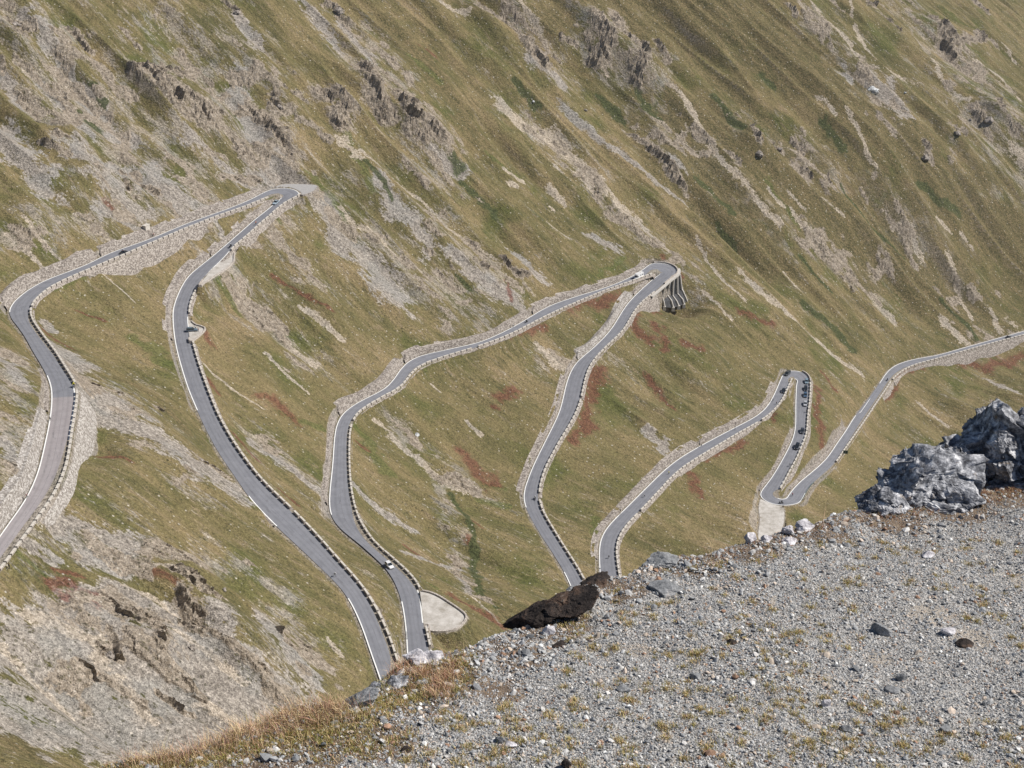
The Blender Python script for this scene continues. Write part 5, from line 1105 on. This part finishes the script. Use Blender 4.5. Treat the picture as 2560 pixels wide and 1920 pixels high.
low = along([(280, 1915), (480, 1890), (650, 1850), (800, 1810), (900, 1790)], 130, 35, 14) + along([(900, 1760), (1000, 1720), (1100, 1690), (1170, 1660)], 80, 28, 26) + along([(750, 1880), (900, 1850)], 30, 60, 25)
make_grass('grass', low, 'short yellow-brown turf behind the russet grass at lower left', 82, {'straw': 3, 'olive': 3, 'brown': 2, 'yellow': 2, 'green': .6}, 110, (.015, .05), .06, .0018)
make_grass('grass', along([(1010, 1700), (1060, 1680), (1120, 1690), (1100, 1740)], 34, 20, 16), 'dry russet grass clump beside the crumbly white rock', 83, {'rust': 4, 'straw': 4, 'brown': 2}, 60, (.04, .12), .05, .0016)
make_grass('grass', along([(930, 1738), (985, 1735), (1040, 1730)], 14, 12, 6), 'bright yellow-green moss cushion at lower left', 84, {'yellow': 6, 'green': 2}, 150, (.008, .02), .04, .0022)
make_grass('grass', along([(1640, 1410), (1800, 1390), (1950, 1350), (2120, 1300), (2250, 1270)], 60, 20, 7, .3, .9) + along([(2200, 1275), (2330, 1250), (2440, 1230), (2570, 1200), (2900, 1140)], 190, 25, 14, .6, 1.3) + along([(2420, 1195), (2560, 1165)], 40, 25, 10), 'russet turf along the crest below the crags', 85, {'rust': 4, 'brown': 3, 'straw': 2, 'olive': 1.4}, 90, (.012, .05), .05, .0018)
tuf = []
while len(tuf) < 520:
    x = rg.uniform(950, 2600); y = rg.uniform(1330, 1960); p = on_plane(x, y)
    if edge_sd(np.array([p[0]]), np.array([p[1]]))[0] < -.15 and vn(np.array([p[0] / 1.1]), np.array([p[1] / 1.1]), 61)[0] > .3: tuf.append((x, y, rg.uniform(.35, 1.3)))
make_grass('grass', tuf, 'small straw-coloured tufts dotted over the gravel', 86, {'straw': 5, 'yellow': 2.5, 'olive': 2.5, 'rust': 1}, 85, (.02, .048), .034, .0021)
for px, py, n_ in [(1125, 1600, 5), (1160, 1590, 4), (1780, 1372, 4), (2060, 1290, 3), (1990, 1310, 2), (560, 1800, 6), (690, 1770, 6)]:
    pass
stalks = [(px + rg.normal(0, 14), py + rg.normal(0, 6), 1.) for px, py, n_ in [(1125, 1640, 5), (1170, 1632, 4), (1775, 1388, 4), (2052, 1318, 4), (1765, 1390, 3), (600, 1830, 8), (720, 1790, 8), (880, 1765, 5)] for _ in range(n_)]
make_grass('grass', stalks, 'single long dry stalks rising from the crest', 87, {'straw': 3, 'rust': 2}, 3, (.13, .26), .03, .0012)

# ------------------------------------------------------------------ vehicles, riders and people
M_TYRE = plain('tyre_rubber', (.02, .02, .02), .8); M_RIM = plain('wheel_rim', (.45, .46, .48), .35, .8); M_GLASS = plain('car_glass', (.02, .025, .03), .06, 0, .8)
M_LAMP = plain('headlight_glass', (.75, .76, .78), .1, 0, .8); M_TAIL = plain('tail_light', (.35, .02, .02), .2); M_BLACK = plain('black_trim', (.02, .02, .022), .5)
def paint(name, c, rough=.25): 
    m = plain(name, c, rough, 0, .6, .03); m.node_tree.nodes['Principled BSDF'].inputs['Coat Weight'].default_value = .5; return m
PT = {k: paint(k + '_paint', c) for k, c in {'white': (.78, .78, .78), 'silver_blue': (.36, .44, .50), 'grey_blue': (.10, .14, .18), 'black': (.012, .013, .016), 'dark_grey': (.035, .038, .045), 'blue': (.05, .09, .15), 'sky': (.20, .27, .32), 'silver': (.42, .43, .45), 'anthracite': (.05, .055, .06)}.items()}
def wheels(root, L, W, r, xs, tw=.2):
    for x in xs:
        for s in (1, -1):
            t_ = MB(); t_.cyl((x, s * (W / 2 - tw / 2 + .01), r), (0, 1, 0), r, tw, 14); w_ = t_.build('wheel', M_TYRE, root)
            q_ = MB(); q_.cyl((x, s * (W / 2 + .005), r), (0, 1, 0), r * .62, .04, 10); q_.build('rim', M_RIM, w_)
def car(body, L=4.2, W=1.78, H=1.5, style='hatch', label='', open_top=False, group=None):
    root = empty('car', (0, 0, 0)); tag(root, label, 'car', group); h = L / 2; w_ = W / 2; zb = .22; zs = H * .60
    def ring(x, w, z0, z1): return [(x, -w * .9, z0), (x, -w, z0 + .14), (x, -w, z1 - .14), (x, -w * .9, z1), (x, w * .9, z1), (x, w, z1 - .14), (x, w, z0 + .14), (x, w * .9, z0)]
    tail = zs if style != 'sedan' else zs * .98
    mb = MB(); mb.loft([ring(-h, w_ * .86, .36, tail * .94), ring(-h + .12, w_ * .95, zb, tail), ring(-h * .5, w_, zb, zs), ring(h * .35, w_, zb, zs * .99), ring(h * .8, w_ * .97, zb, zs * .86), ring(h - .1, w_ * .9, zb, zs * .74), ring(h, w_ * .8, .34, zs * .62)])
    mb.build('body', body, root)
    if not open_top:
        xr = {'hatch': (-h + .12, -h + .42), 'estate': (-h + .10, -h + .30), 'sedan': (-h + .75, -h + 1.25), 'van': (-h + .05, -h + .15)}[style]; xf = (h * .42, h * .02)
        if style == 'van': xf = (h * .70, h * .38)
        g = MB(); wb, wt = w_ * .93, w_ * .74
        g.loft([[(xr[0], -wb, zs - .03), (xr[1], -wt, H - .05), (xr[1], wt, H - .05), (xr[0], wb, zs - .03)], [(xf[0], -wb, zs - .03), (xf[1], -wt, H - .05), (xf[1], wt, H - .05), (xf[0], wb, zs - .03)]]); g.build('windows', M_GLASS, root)
        r_b = MB(); r_b.box(xr[1] - .06, xf[1] + .06, -wt - .03, wt + .03, H - .05, H, .10, .08)
        for s in (1, -1):
            for xa, xb_ in ((xr[0], xr[1]), (xf[0], xf[1]), ((xr[0] + xf[0]) / 2, (xr[1] + xf[1]) / 2)): r_b.bar((xa, s * wb, zs - .03), (xb_, s * wt, H - .04), .035, n=4)
        r_b.build('roof', body, root)
    else:
        c_ = MB(); c_.box(-h * .45, h * .12, -w_ * .78, w_ * .78, zs - .01, zs + .03); c_.build('cockpit', M_BLACK, root)
        for s in (1, -1): q_ = MB(); q_.box(-h * .40, -h * .28, s * .38 - .24, s * .38 + .24, zs, zs + .42, .02, .05); q_.box(-h * .30, h * .0, s * .38 - .24, s * .38 + .24, zs + .031, zs + .12); q_.build('seat', M_BLACK, root)
        g = MB(); g.loft([[(h * .30, -w_ * .8, zs), (h * .32, -w_ * .8, zs), (h * .32, w_ * .8, zs), (h * .30, w_ * .8, zs)], [(h * .12, -w_ * .66, zs + .38), (h * .14, -w_ * .66, zs + .38), (h * .14, w_ * .66, zs + .38), (h * .12, w_ * .66, zs + .38)]]); g.build('windscreen', M_GLASS, root)
    for s in (1, -1):
        l_ = MB(); l_.box(h - .26, h - .02, s * w_ * .62 - .17, s * w_ * .62 + .17, zs * .60, zs * .77, .03, .03); l_.build('headlight', M_LAMP, root)
        l_ = MB(); l_.box(-h - .01, -h + .12, s * w_ * .70 - .13, s * w_ * .70 + .13, zs * .68, zs * .88, .01, .01); l_.build('tail_light', M_TAIL, root)
        l_ = MB(); l_.box(h * .30, h * .30 + .12, s * (w_ + .02) - .1, s * (w_ + .02) + .1, zs - .02, zs + .12); l_.build('mirror', body, root)
    b_ = MB(); b_.box(h - .12, h + .03, -w_ * .7, w_ * .7, .26, .42, .01, .02); b_.build('bumper', M_BLACK, root)
    wheels(root, L, W, .32, (h * .64, -h * .62)); return root
def place(o, px, py, d=1, lat=0.0, dz=0.0):
    """stand a thing on the road at a picture point, heading along the road (d=+1/-1)"""
    i = at_px(px, py); h = DH[i]; p = at_h(px, py, h); T = DT[i]
    o.location = (p[0], p[1], h + .06 + dz); g = (DH[min(i + 4, nd - 1)] - DH[max(i - 4, 0)]) / max(1e-3, np.hypot(*(DC[min(i + 4, nd - 1)] - DC[max(i - 4, 0)])))
    o.rotation_euler = (0, -math.atan(g) * d, math.atan2(T[1] * d, T[0] * d)); return o
place(car(PT['white'], 4.1, 1.75, 1.62, 'hatch', 'white hatchback with dark windscreen driving down the third road, its shadow on the left'), 974, 1418, -1)
place(car(PT['silver_blue'], 4.4, 1.78, 1.48, 'sedan', 'pale blue-silver car just below the first hairpin'), 690, 509, 1)
place(car(PT['grey_blue'], 4.4, 1.8, 1.55, 'hatch', 'dark blue-grey car stopped across the tiny layby on the second road'), 480, 828, 1).rotation_euler[2] = math.radians(12)
o_ = place(car(PT['black'], 4.0, 1.7, 1.25, 'hatch', 'black open-top roadster on the road to the first hairpin', open_top=True), 308, 634, -1); ROAD = o_
qg = 'cars queueing round the third hairpin'
place(car(PT['anthracite'], 5.0, 1.95, 1.9, 'van', 'long dark van at the very top of the third hairpin', group=qg), 1968, 937, -1)
place(car(PT['black'], 4.3, 1.8, 1.5, 'hatch', 'black car on the left arm of the third hairpin', group=qg), 1958, 980, -1)
place(car(PT['sky'], 4.2, 1.8, 1.5, 'hatch', 'light blue car, first of the queue coming out of the third hairpin', group=qg), 2016, 956, 1)
place(car(PT['black'], 4.4, 1.8, 1.5, 'estate', 'black car between the light blue car and the darker blue car', group=qg), 2014, 974, 1)
place(car(PT['blue'], 4.2, 1.8, 1.5, 'hatch', 'blue car third in the queue below the third hairpin', group=qg), 2013, 990, 1)
place(car(PT['silver'], 4.2, 1.78, 1.5, 'hatch', 'silver car fourth in the queue below the third hairpin', group=qg), 2013, 1012, 1)
place(car(PT['dark_grey'], 4.3, 1.8, 1.5, 'hatch', 'dark car with bright glint alone halfway between the two right-hand hairpins', group=qg), 2005, 1080, 1)
place(car(PT['black'], 4.8, 1.88, 1.75, 'estate', 'big black off-roader approaching the lowest hairpin', group=qg), 1992, 1119, 1)
place(car(PT['dark_grey'], 4.5, 1.8, 1.45, 'sedan', 'dark saloon on the far right road near the frame edge'), 2521, 845, 1)
# the motorhome
mh = empty('motorhome', (0, 0, 0)); tag(mh, 'white motorhome with over-cab bunk entering the buttressed hairpin', 'motorhome')
b_ = MB(); b_.box(-3.3, 1.6, -1.1, 1.1, .55, 2.95, .05, .06); b_.build('living_box', PT['white'], mh)
b_ = MB(); b_.loft([[(1.6, -1.05, 1.95), (1.6, 1.05, 1.95), (1.6, 1.0, 2.95), (1.6, -1.0, 2.95)], [(2.5, -1.0, 2.0), (2.5, 1.0, 2.0), (2.35, .95, 2.7), (2.35, -.95, 2.7)]]); b_.build('bunk', PT['white'], mh)
b_ = MB(); b_.loft([[(1.6, -1.0, .45), (1.6, 1.0, .45), (1.6, 1.0, 1.35), (1.6, -1.0, 1.35)], [(2.7, -.98, .45), (2.7, .98, .45), (2.7, .98, 1.25), (2.7, -.98, 1.25)], [(3.35, -.9, .5), (3.35, .9, .5), (3.35, .85, .98), (3.35, -.85, .98)]]); b_.build('cab', PT['white'], mh)
b_ = MB(); b_.loft([[(1.6, -.95, 1.35), (1.6, .95, 1.35), (1.6, .85, 1.94), (1.6, -.85, 1.94)], [(2.7, -.92, 1.25), (2.7, .92, 1.25), (2.1, .82, 1.93), (2.1, -.82, 1.93)]]); b_.build('windscreen', M_GLASS, mh)
for s in (1, -1):
    for x0 in (-2.6, -.9): b_ = MB(); b_.box(x0, x0 + .9, s * 1.09 - .02, s * 1.09 + .02, 1.6, 2.2); b_.build('window', M_GLASS, mh)
    b_ = MB(); b_.box(3.22, 3.38, s * .68 - .15, s * .68 + .15, .66, .86, .01, .02); b_.build('headlight', M_LAMP, mh)
b_ = MB(); b_.box(-2.2, -1.4, -.4, .4, 2.951, 3.1, .05, .05); b_.build('roof_hatch', M_CAP, mh)
wheels(mh, 6.4, 2.1, .36, (2.3, -1.9), .24); place(mh, 1596, 696, -1)

# people: one continuous skinned surface per pose
def skin_mesh(nodes, edges, zone):
    """nodes name->(x,y,z,r); returns a mesh grown over the skeleton, one material slot per clothing zone"""
    ks = list(nodes); me = bpy.data.meshes.new('p'); me.from_pydata([nodes[k][:3] for k in ks], [(ks.index(a), ks.index(b)) for a, b in edges], [])
    o = bpy.data.objects.new('p', me); C.objects.link(o); md = o.modifiers.new('s', 'SKIN'); sv = me.skin_vertices[0].data
    for i, k in enumerate(ks): sv[i].radius = (nodes[k][3],) * 2; sv[i].use_root = (k == 'hip')
    o.modifiers.new('u', 'SUBSURF').levels = 1
    dg = bpy.context.evaluated_depsgraph_get(); m2_ = bpy.data.meshes.new_from_object(o.evaluated_get(dg)); bpy.data.objects.remove(o)
    P = [Vector(nodes[k][:3]) for k in ks]; m2_.materials.clear()
    for p in m2_.polygons: k = min(range(len(ks)), key=lambda i: (P[i] - p.center).length - nodes[ks[i]][3]); p.material_index = zone(ks[k]); p.use_smooth = True
    return m2_
def zone(k): return 0 if k in ('head', 'neck', 'nose') or k.startswith('hand') else 1 if k in ('chest', 'belly', 'sho') or k[:2] in ('sh', 'el', 'wr') else 3 if k.startswith('toe') or k.startswith('ank') else 2
def skel(pose):
    n = {}
    if pose == 'stand': n = {'hip': (0, 0, .95, .14), 'belly': (0, 0, 1.12, .13), 'chest': (0, 0, 1.33, .15), 'neck': (0, 0, 1.50, .055), 'head': (.02, 0, 1.66, .10)}; arm = [(.0, .19, 1.42, .06), (-.02, .25, 1.15, .045), (.06, .26, .92, .035), (.08, .26, .84, .04)]; leg = [(0, .10, .90, .095), (.02, .11, .50, .06), (-.02, .12, .10, .045), (.14, .13, .05, .04)]
    elif pose == 'bike': n = {'hip': (-.20, 0, .98, .14), 'belly': (-.05, 0, 1.12, .13), 'chest': (.16, 0, 1.27, .14), 'neck': (.29, 0, 1.37, .055), 'head': (.38, 0, 1.48, .10)}; arm = [(.20, .17, 1.28, .055), (.32, .22, 1.10, .042), (.47, .20, .99, .034), (.53, .20, .97, .038)]; leg = [(-.16, .10, .94, .095), (.14, .11, .74, .065), (-.02, .12, .34, .045), (.10, .12, .28, .04)]
    else: n = {'hip': (-.18, 0, .88, .16), 'belly': (-.12, 0, 1.05, .16), 'chest': (.0, 0, 1.27, .18), 'neck': (.05, 0, 1.43, .07), 'head': (.10, 0, 1.58, .12)}; arm = [(.03, .22, 1.35, .07), (.18, .32, 1.15, .055), (.42, .32, 1.06, .045), (.50, .31, 1.05, .05)]; leg = [(-.10, .14, .84, .11), (.28, .24, .72, .075), (.10, .24, .38, .055), (.24, .24, .32, .05)]
    e = [('hip', 'belly'), ('belly', 'chest'), ('chest', 'neck'), ('neck', 'head')]
    for s, t in ((1, 'l'), (-1, 'r')):
        for nm, p in zip(('sho', 'elb', 'wri', 'hand'), arm): n[nm + t] = (p[0], p[1] * s, p[2], p[3])
        dl = .0 if pose != 'bike' or s > 0 else .16
        for nm, p in zip(('thi', 'kne', 'ank', 'toe'), leg): n[nm + t] = (p[0] - dl * .4 * (nm != 'thi'), p[1] * s, p[2] - dl * (nm != 'thi') * (1 if nm == 'kne' else -.0), p[3])
        e += [('chest', 'sho' + t), ('sho' + t, 'elb' + t), ('elb' + t, 'wri' + t), ('wri' + t, 'hand' + t), ('hip', 'thi' + t), ('thi' + t, 'kne' + t), ('kne' + t, 'ank' + t), ('ank' + t, 'toe' + t)]
    return n, e
M_SKIN = plain('skin', (.50, .30, .21), .6)
CL = {k: plain(k + '_cloth', c, .8) for k, c in {'white': (.75, .75, .74), 'black': (.02, .02, .022), 'dark': (.05, .05, .06), 'yellow': (.75, .68, .06), 'red': (.45, .05, .05), 'orange': (.65, .20, .06), 'grey': (.22, .23, .25), 'pink': (.60, .35, .34), 'blue': (.06, .12, .3)}.items()}
PM = {p: skin_mesh(*skel(p), zone) for p in ('stand', 'bike', 'moto')}
helm = MB(); helm.loft([[(.13 * math.cos(t) * r, .11 * math.sin(t) * r, z) for t in np.linspace(0, 2 * math.pi, 10, endpoint=False)] for r, z in ((.9, -.02), (1, .04), (.85, .10), (.45, .14))])
fh = MB(); fh.loft([[(.16 * math.cos(t) * r, .14 * math.sin(t) * r, z) for t in np.linspace(0, 2 * math.pi, 10, endpoint=False)] for r, z in ((.7, -.15), (1, -.06), (1, .06), (.8, .12), (.4, .155))])
def person(pose, top, legs, label, helmet=None, group=None, hair='black'):
    me = PM[pose].copy(); me.materials.append(M_SKIN); me.materials.append(CL[top]); me.materials.append(CL[legs]); me.materials.append(CL['black'])
    o = bpy.data.objects.new('person', me); C.objects.link(o); tag(o, label, 'person', group); hd = skel(pose)[0]['head']
    hh_ = (fh if pose == 'moto' else helm).build('helmet' if helmet else 'hair', CL[helmet or hair], o, True); hh_.location = hd[:3]; return o
def bicycle(label):
    r = empty('bicycle', (0, 0, 0)); tag(r, label, 'bicycle', 'bicycles on the pass road')
    for x in (-.50, .50): m_ = MB(); m_.torus((x, 0, .34), .325, .018, 16, 5); m_.build('wheel', M_TYRE, r)
    m_ = MB(); A, B, Cc, D = (-.50, 0, .34), (-.12, 0, .30), (-.22, 0, .82), (.36, 0, .82)
    for a, b in ((A, B), (A, Cc), (B, Cc), (Cc, D), (B, D), (D, (.50, 0, .34)), (D, (.38, 0, .95)), (Cc, (-.24, 0, .90))): m_.bar(a, b, .02, n=5)
    m_.build('frame', PT['dark_grey'], r); m_ = MB(); m_.bar((.40, -.21, .96), (.40, .21, .96), .016, n=5); m_.bar((.40, .2, .96), (.52, .2, .94), .016, n=5); m_.bar((.40, -.2, .96), (.52, -.2, .94), .016, n=5); m_.build('handlebar', M_BLACK, r)
    m_ = MB(); m_.box(-.36, -.10, -.06, .06, .90, .945, .03, .02); m_.build('saddle', M_BLACK, r); return r
def motorcycle(label, col='black'):
    r = empty('motorcycle', (0, 0, 0)); tag(r, label, 'motorcycle', 'motorcycles on the pass road')
    for x in (-.74, .74): m_ = MB(); m_.torus((x, 0, .33), .26, .075, 16, 6); w_ = m_.build('wheel', M_TYRE, r); m_ = MB(); m_.cyl((x, 0, .33), (0, 1, 0), .17, .05, 10); m_.build('rim', M_RIM, w_)
    m_ = MB(); m_.loft([[(-.1, -.15, .62), (-.1, .15, .62), (-.1, .12, .86), (-.1, -.12, .86)], [(.22, -.19, .60), (.22, .19, .60), (.22, .16, .98), (.22, -.16, .98)], [(.50, -.12, .66), (.50, .12, .66), (.50, .10, .96), (.50, -.10, .96)]]); m_.build('fuel_tank', PT[col], r)
    m_ = MB(); m_.box(-.72, -.08, -.16, .16, .72, .82, .06, .03); m_.build('seat', M_BLACK, r); m_ = MB(); m_.box(-.25, .35, -.18, .18, .24, .60, .05, .04); m_.build('engine', M_RIM, r)
    m_ = MB(); m_.bar((.74, .09, .33), (.50, .09, .95), .028, n=5); m_.bar((.74, -.09, .33), (.50, -.09, .95), .028, n=5); m_.build('fork', M_RIM, r)
    m_ = MB(); m_.bar((.45, -.36, 1.03), (.45, .36, 1.03), .02, n=5); m_.build('handlebar', M_BLACK, r); m_ = MB(); m_.loft([[(.62, -.18, .78), (.66, 0, .78), (.62, .18, .78)], [(.50, -.13, 1.18), (.53, 0, 1.20), (.50, .13, 1.18)]]); m_.build('windshield', M_GLASS, r)
    m_ = MB(); m_.box(-.98, -.62, -.34, -.16, .48, .80); m_.box(-.98, -.62, .16, .34, .48, .80); m_.build('pannier', M_BLACK, r)
    m_ = MB(); m_.cyl((.68, 0, .80), (1, 0, 0), .09, .08, 10); m_.build('headlight', M_LAMP, r); return r
def cyclist(px, py, d, top, legs, lb, blb, helmet='white'):
    b_ = place(bicycle(blb), px, py, d); p_ = person('bike', top, legs, lb, helmet, 'cyclists on the pass road'); p_.location = b_.location; p_.rotation_euler = b_.rotation_euler
def biker(px, py, d, top, legs, lb, blb, helmet='white', col='black'):
    b_ = place(motorcycle(blb, col), px, py, d); p_ = person('moto', top, legs, lb, helmet, 'motorcyclists on the pass road'); p_.location = b_.location; p_.rotation_euler = b_.rotation_euler; p_.location[2] -= .06
cyclist(126, 1051, -1, 'white', 'black', 'cyclist in white riding the left white line of the worn light road', 'bicycle on the left white line of the worn light road')
cyclist(68, 1246, -1, 'pink', 'black', 'cyclist in reddish and white top low on the worn light road', 'bicycle beside the rubble wall near the left frame edge')
cyclist(640, 562, -1, 'orange', 'dark', 'cyclist in orange between the silver-blue car and the small triangular layby', 'bicycle with a long shadow below the silver-blue car', 'red')
cyclist(837, 1440, 1, 'white', 'black', 'cyclist in white on the left edge of the dark second road, lower part', 'bicycle on the left edge of the second road, lower part')
cyclist(1283, 818, -1, 'white', 'dark', 'cyclist in white on the uphill line of the third road, following a motorcycle', 'bicycle under the cyclist in white on the third road')
cyclist(1672, 1186, -1, 'yellow', 'black', 'cyclist in bright yellow on the fifth road', 'bicycle of the cyclist in bright yellow', 'yellow')
cyclist(1611, 1243, -1, 'grey', 'black', 'cyclist in grey behind the one in bright yellow', 'bicycle behind the one of the cyclist in bright yellow')
cyclist(1522, 1396, -1, 'dark', 'black', 'dark-clad cyclist at the lowest visible end of the fifth road', 'bicycle at the lowest visible end of the fifth road', 'black')
cyclist(1932, 1003, -1, 'dark', 'black', 'dark cyclist on the uphill line below the third hairpin', 'bicycle on the uphill line below the third hairpin', 'black')
cyclist(1941, 1011, -1, 'black', 'black', 'cyclist in black in the lane, beside the one on the line below the third hairpin', 'bicycle in the lane below the third hairpin', 'red')
cyclist(2016, 1031, 1, 'black', 'dark', 'cyclist in black following the silver car', 'bicycle behind the silver car', 'black')
cyclist(1975, 1165, 1, 'dark', 'black', 'lone dark cyclist just above the lowest hairpin', 'bicycle just above the lowest hairpin', 'black')
cyclist(1981, 1240, -1, 'red', 'black', 'cyclist in red coming round the inside of the lowest hairpin', 'bicycle on the inside of the lowest hairpin', 'red')
cyclist(1753, 1117, -1, 'dark', 'black', 'dark cyclist against the white line between the yellow cyclist and the pole', 'bicycle against the white line between the yellow cyclist and the pole', 'black')
biker(185, 968, -1, 'yellow', 'black', 'motorcyclist in a yellow jacket where dark asphalt meets the worn light asphalt', 'motorcycle beside the guard wall where the asphalt changes colour', 'yellow')
biker(577, 618, -1, 'dark', 'black', 'motorcyclist with a white helmet at the tip of the small triangular layby', 'motorcycle at the tip of the small triangular layby')
biker(1316, 807, -1, 'black', 'black', 'black-clad motorcyclist on the long rise of the third road', 'motorcycle on the long rise of the third road', 'black')
biker(1338, 1248, 1, 'white', 'black', 'motorcyclist in white at the westernmost bend of the fourth road', 'motorcycle at the westernmost bend of the fourth road')
biker(1953, 1259, 1, 'black', 'black', 'motorcyclist in black leaning through the lowest hairpin', 'motorcycle in the middle of the lowest hairpin', 'black')
biker(2218, 952, 1, 'black', 'dark', 'motorcyclist in black on the last road, at the start of its bend', 'motorcycle on the last road, at the start of its bend', 'black')
def stand(px, py, top, legs, lb, rz=0., onroad=None):
    p_ = person('stand', top, legs, lb); 
    if onroad is not None: h = h_at(*onroad); q_ = at_h(px, py, h); p_.location = (q_[0], q_[1], h - .02)
    else: p_.location = tuple(ground_at(px, py))
    p_.rotation_euler[2] = rz; return p_
stand(24, 1424, 'black', 'dark', 'person in dark clothes standing below the guard wall at the left frame edge', 1.)
stand(489, 823, 'white', 'black', 'person in a white shirt standing behind the parked dark blue-grey car', 2., (480, 822))
stand(496, 829, 'pink', 'dark', 'person in pinkish clothes by the rim of the tiny layby', -2., (480, 822))
stand(1069, 1572, 'dark', 'blue', 'person standing at the lower corner of the teardrop layby', 3., (1058, 1556))
stand(381, 593, 'dark', 'black', 'dark-clad person walking on the uphill edge of the road to the first hairpin', .5, (383, 594))
stand(385, 591, 'red', 'black', 'person in red beside the dark-clad walker', .5, (383, 594))
stand(1957, 1271, 'black', 'black', 'person in black standing at the edge of the apron below the lowest hairpin', 1., (1950, 1262))
for s, nm in ((1, 'driver with fair hair in the open-top roadster'), (-1, 'passenger in pink in the open-top roadster')):
    p_ = person('moto', 'dark' if s > 0 else 'pink', 'black', nm, 'white' if s > 0 else None); M_ = ROAD.matrix_basis.copy(); M_ = Matrix.Translation(ROAD.location) @ ROAD.rotation_euler.to_matrix().to_4x4() @ Matrix.Translation((-.25, .38 * s, -.12)); p_.matrix_basis = M_
# posts, signs and the concrete box
def post(px, py, h, lb, plate=None, onroad=None, r=.05):
    root = empty('sign' if plate else 'post', (0, 0, 0)); tag(root, lb, 'sign' if plate else 'post')
    m_ = MB(); m_.bar((0, 0, -.2), (0, 0, h), r, n=8); m_.build('pole', M_RIM if plate else M_BLACK, root)
    if plate: m_ = MB(); m_.box(-.02, .02, -plate[0] / 2, plate[0] / 2, h - plate[1], h); m_.build('sign_plate', plate[2], root)
    if onroad is not None: hh_ = h_at(*onroad); q_ = at_h(px, py, hh_); root.location = (q_[0], q_[1], hh_ - .02)
    else: root.location = tuple(ground_at(px, py))
    root.rotation_euler[2] = math.radians(-100); return root
M_SGN = plain('pale_sign_back', (.55, .55, .55), .5, .3); M_SGD = plain('dark_green_board', (.03, .06, .05), .5)
post(16, 780, 1.3, 'short black marker post at the outer edge of the far left bend', None, (30, 780), .13)
post(971, 1567, 2.4, 'small pale road sign behind the guard wall of the second road', (.5, .6, M_SGN), (965, 1590))
post(1051, 1455, 2.4, 'small road sign above the teardrop layby', (.5, .5, M_SGN), (1035, 1450))
post(1837, 1076, 4.5, 'tall dark pole on the wall of the fifth road', None, None, .09)
post(2010, 1250, 2.6, 'pole standing at the outer rim of the lowest hairpin', None, (2003, 1250), .07)
post(2113, 1136, 2.2, 'dark green board on posts behind the guard wall of the last road', (2.2, 1.8, M_SGD), (2100, 1137))
m_ = MB(); m_.box(-1.4, 1.4, -.9, .9, -1.2, 1.9, .05, .05); m_.box(-1.55, 1.55, -1.0, 1.0, 1.903, 2.1, .03, .03)
o_ = m_.build('concrete_box', M_CAP); o_.location = tuple(ground_at(366, 574)); o_.rotation_euler[2] = math.radians(65); tag(o_, 'pale concrete box on the bank above the road to the first hairpin', 'concrete box')
# green pipe railing at the lowest hairpin
i0, i1 = sorted((at_px(2005, 1252, 'R'), at_px(2032, 1206, 'R'))); rt = empty('railing', (*DR[i0], DH[i0])); tag(rt, 'dark green pipe railing on the outside of the lowest hairpin', 'railing')
M_GRN = plain('green_steel', (.03, .10, .075), .5); O = np.array([*DR[i0], DH[i0]]); m_ = MB()
idx = list(range(i0, i1, 3)); PTS = [np.array([*(DR[i] + NR[i] * .35), DH[i]]) - O for i in idx]
for a, b in zip(PTS[:-1], PTS[1:]):
    for z in (.5, 1.0): m_.bar((a[0], a[1], a[2] + z), (b[0], b[1], b[2] + z), .05, n=5)
m_.build('rail', M_GRN, rt)
for a in PTS[::2]: q_ = MB(); q_.bar((a[0], a[1], a[2] - .2), (a[0], a[1], a[2] + 1.05), .055, n=5); q_.build('upright', M_GRN, rt)

# ------------------------------------------------------------------ thin air haze: one box round the camera and the whole scene
zmin_, zmax_ = float(min(tz.min(), fz.min())) - 1.0, float(tz.max()) + 3.0
hb = MB(); hb.box(-1500, 1500, -60, 1950, zmin_, max(zmax_, 3.))
hm = bpy.data.materials.new('haze_air'); hm.use_nodes = True; t_ = hm.node_tree; t_.nodes.clear()
vo = t_.nodes.new('ShaderNodeVolumePrincipled'); vo.inputs['Color'].default_value = (.80, .88, 1, 1); vo.inputs['Density'].default_value = .00004; vo.inputs['Anisotropy'].default_value = .3
mo = t_.nodes.new('ShaderNodeOutputMaterial'); t_.links.new(vo.outputs[0], mo.inputs['Volume'])
hz = hb.build('haze', hm); tag(hz, 'thin bluish mountain haze filling the valley air', 'haze', kind='stuff')
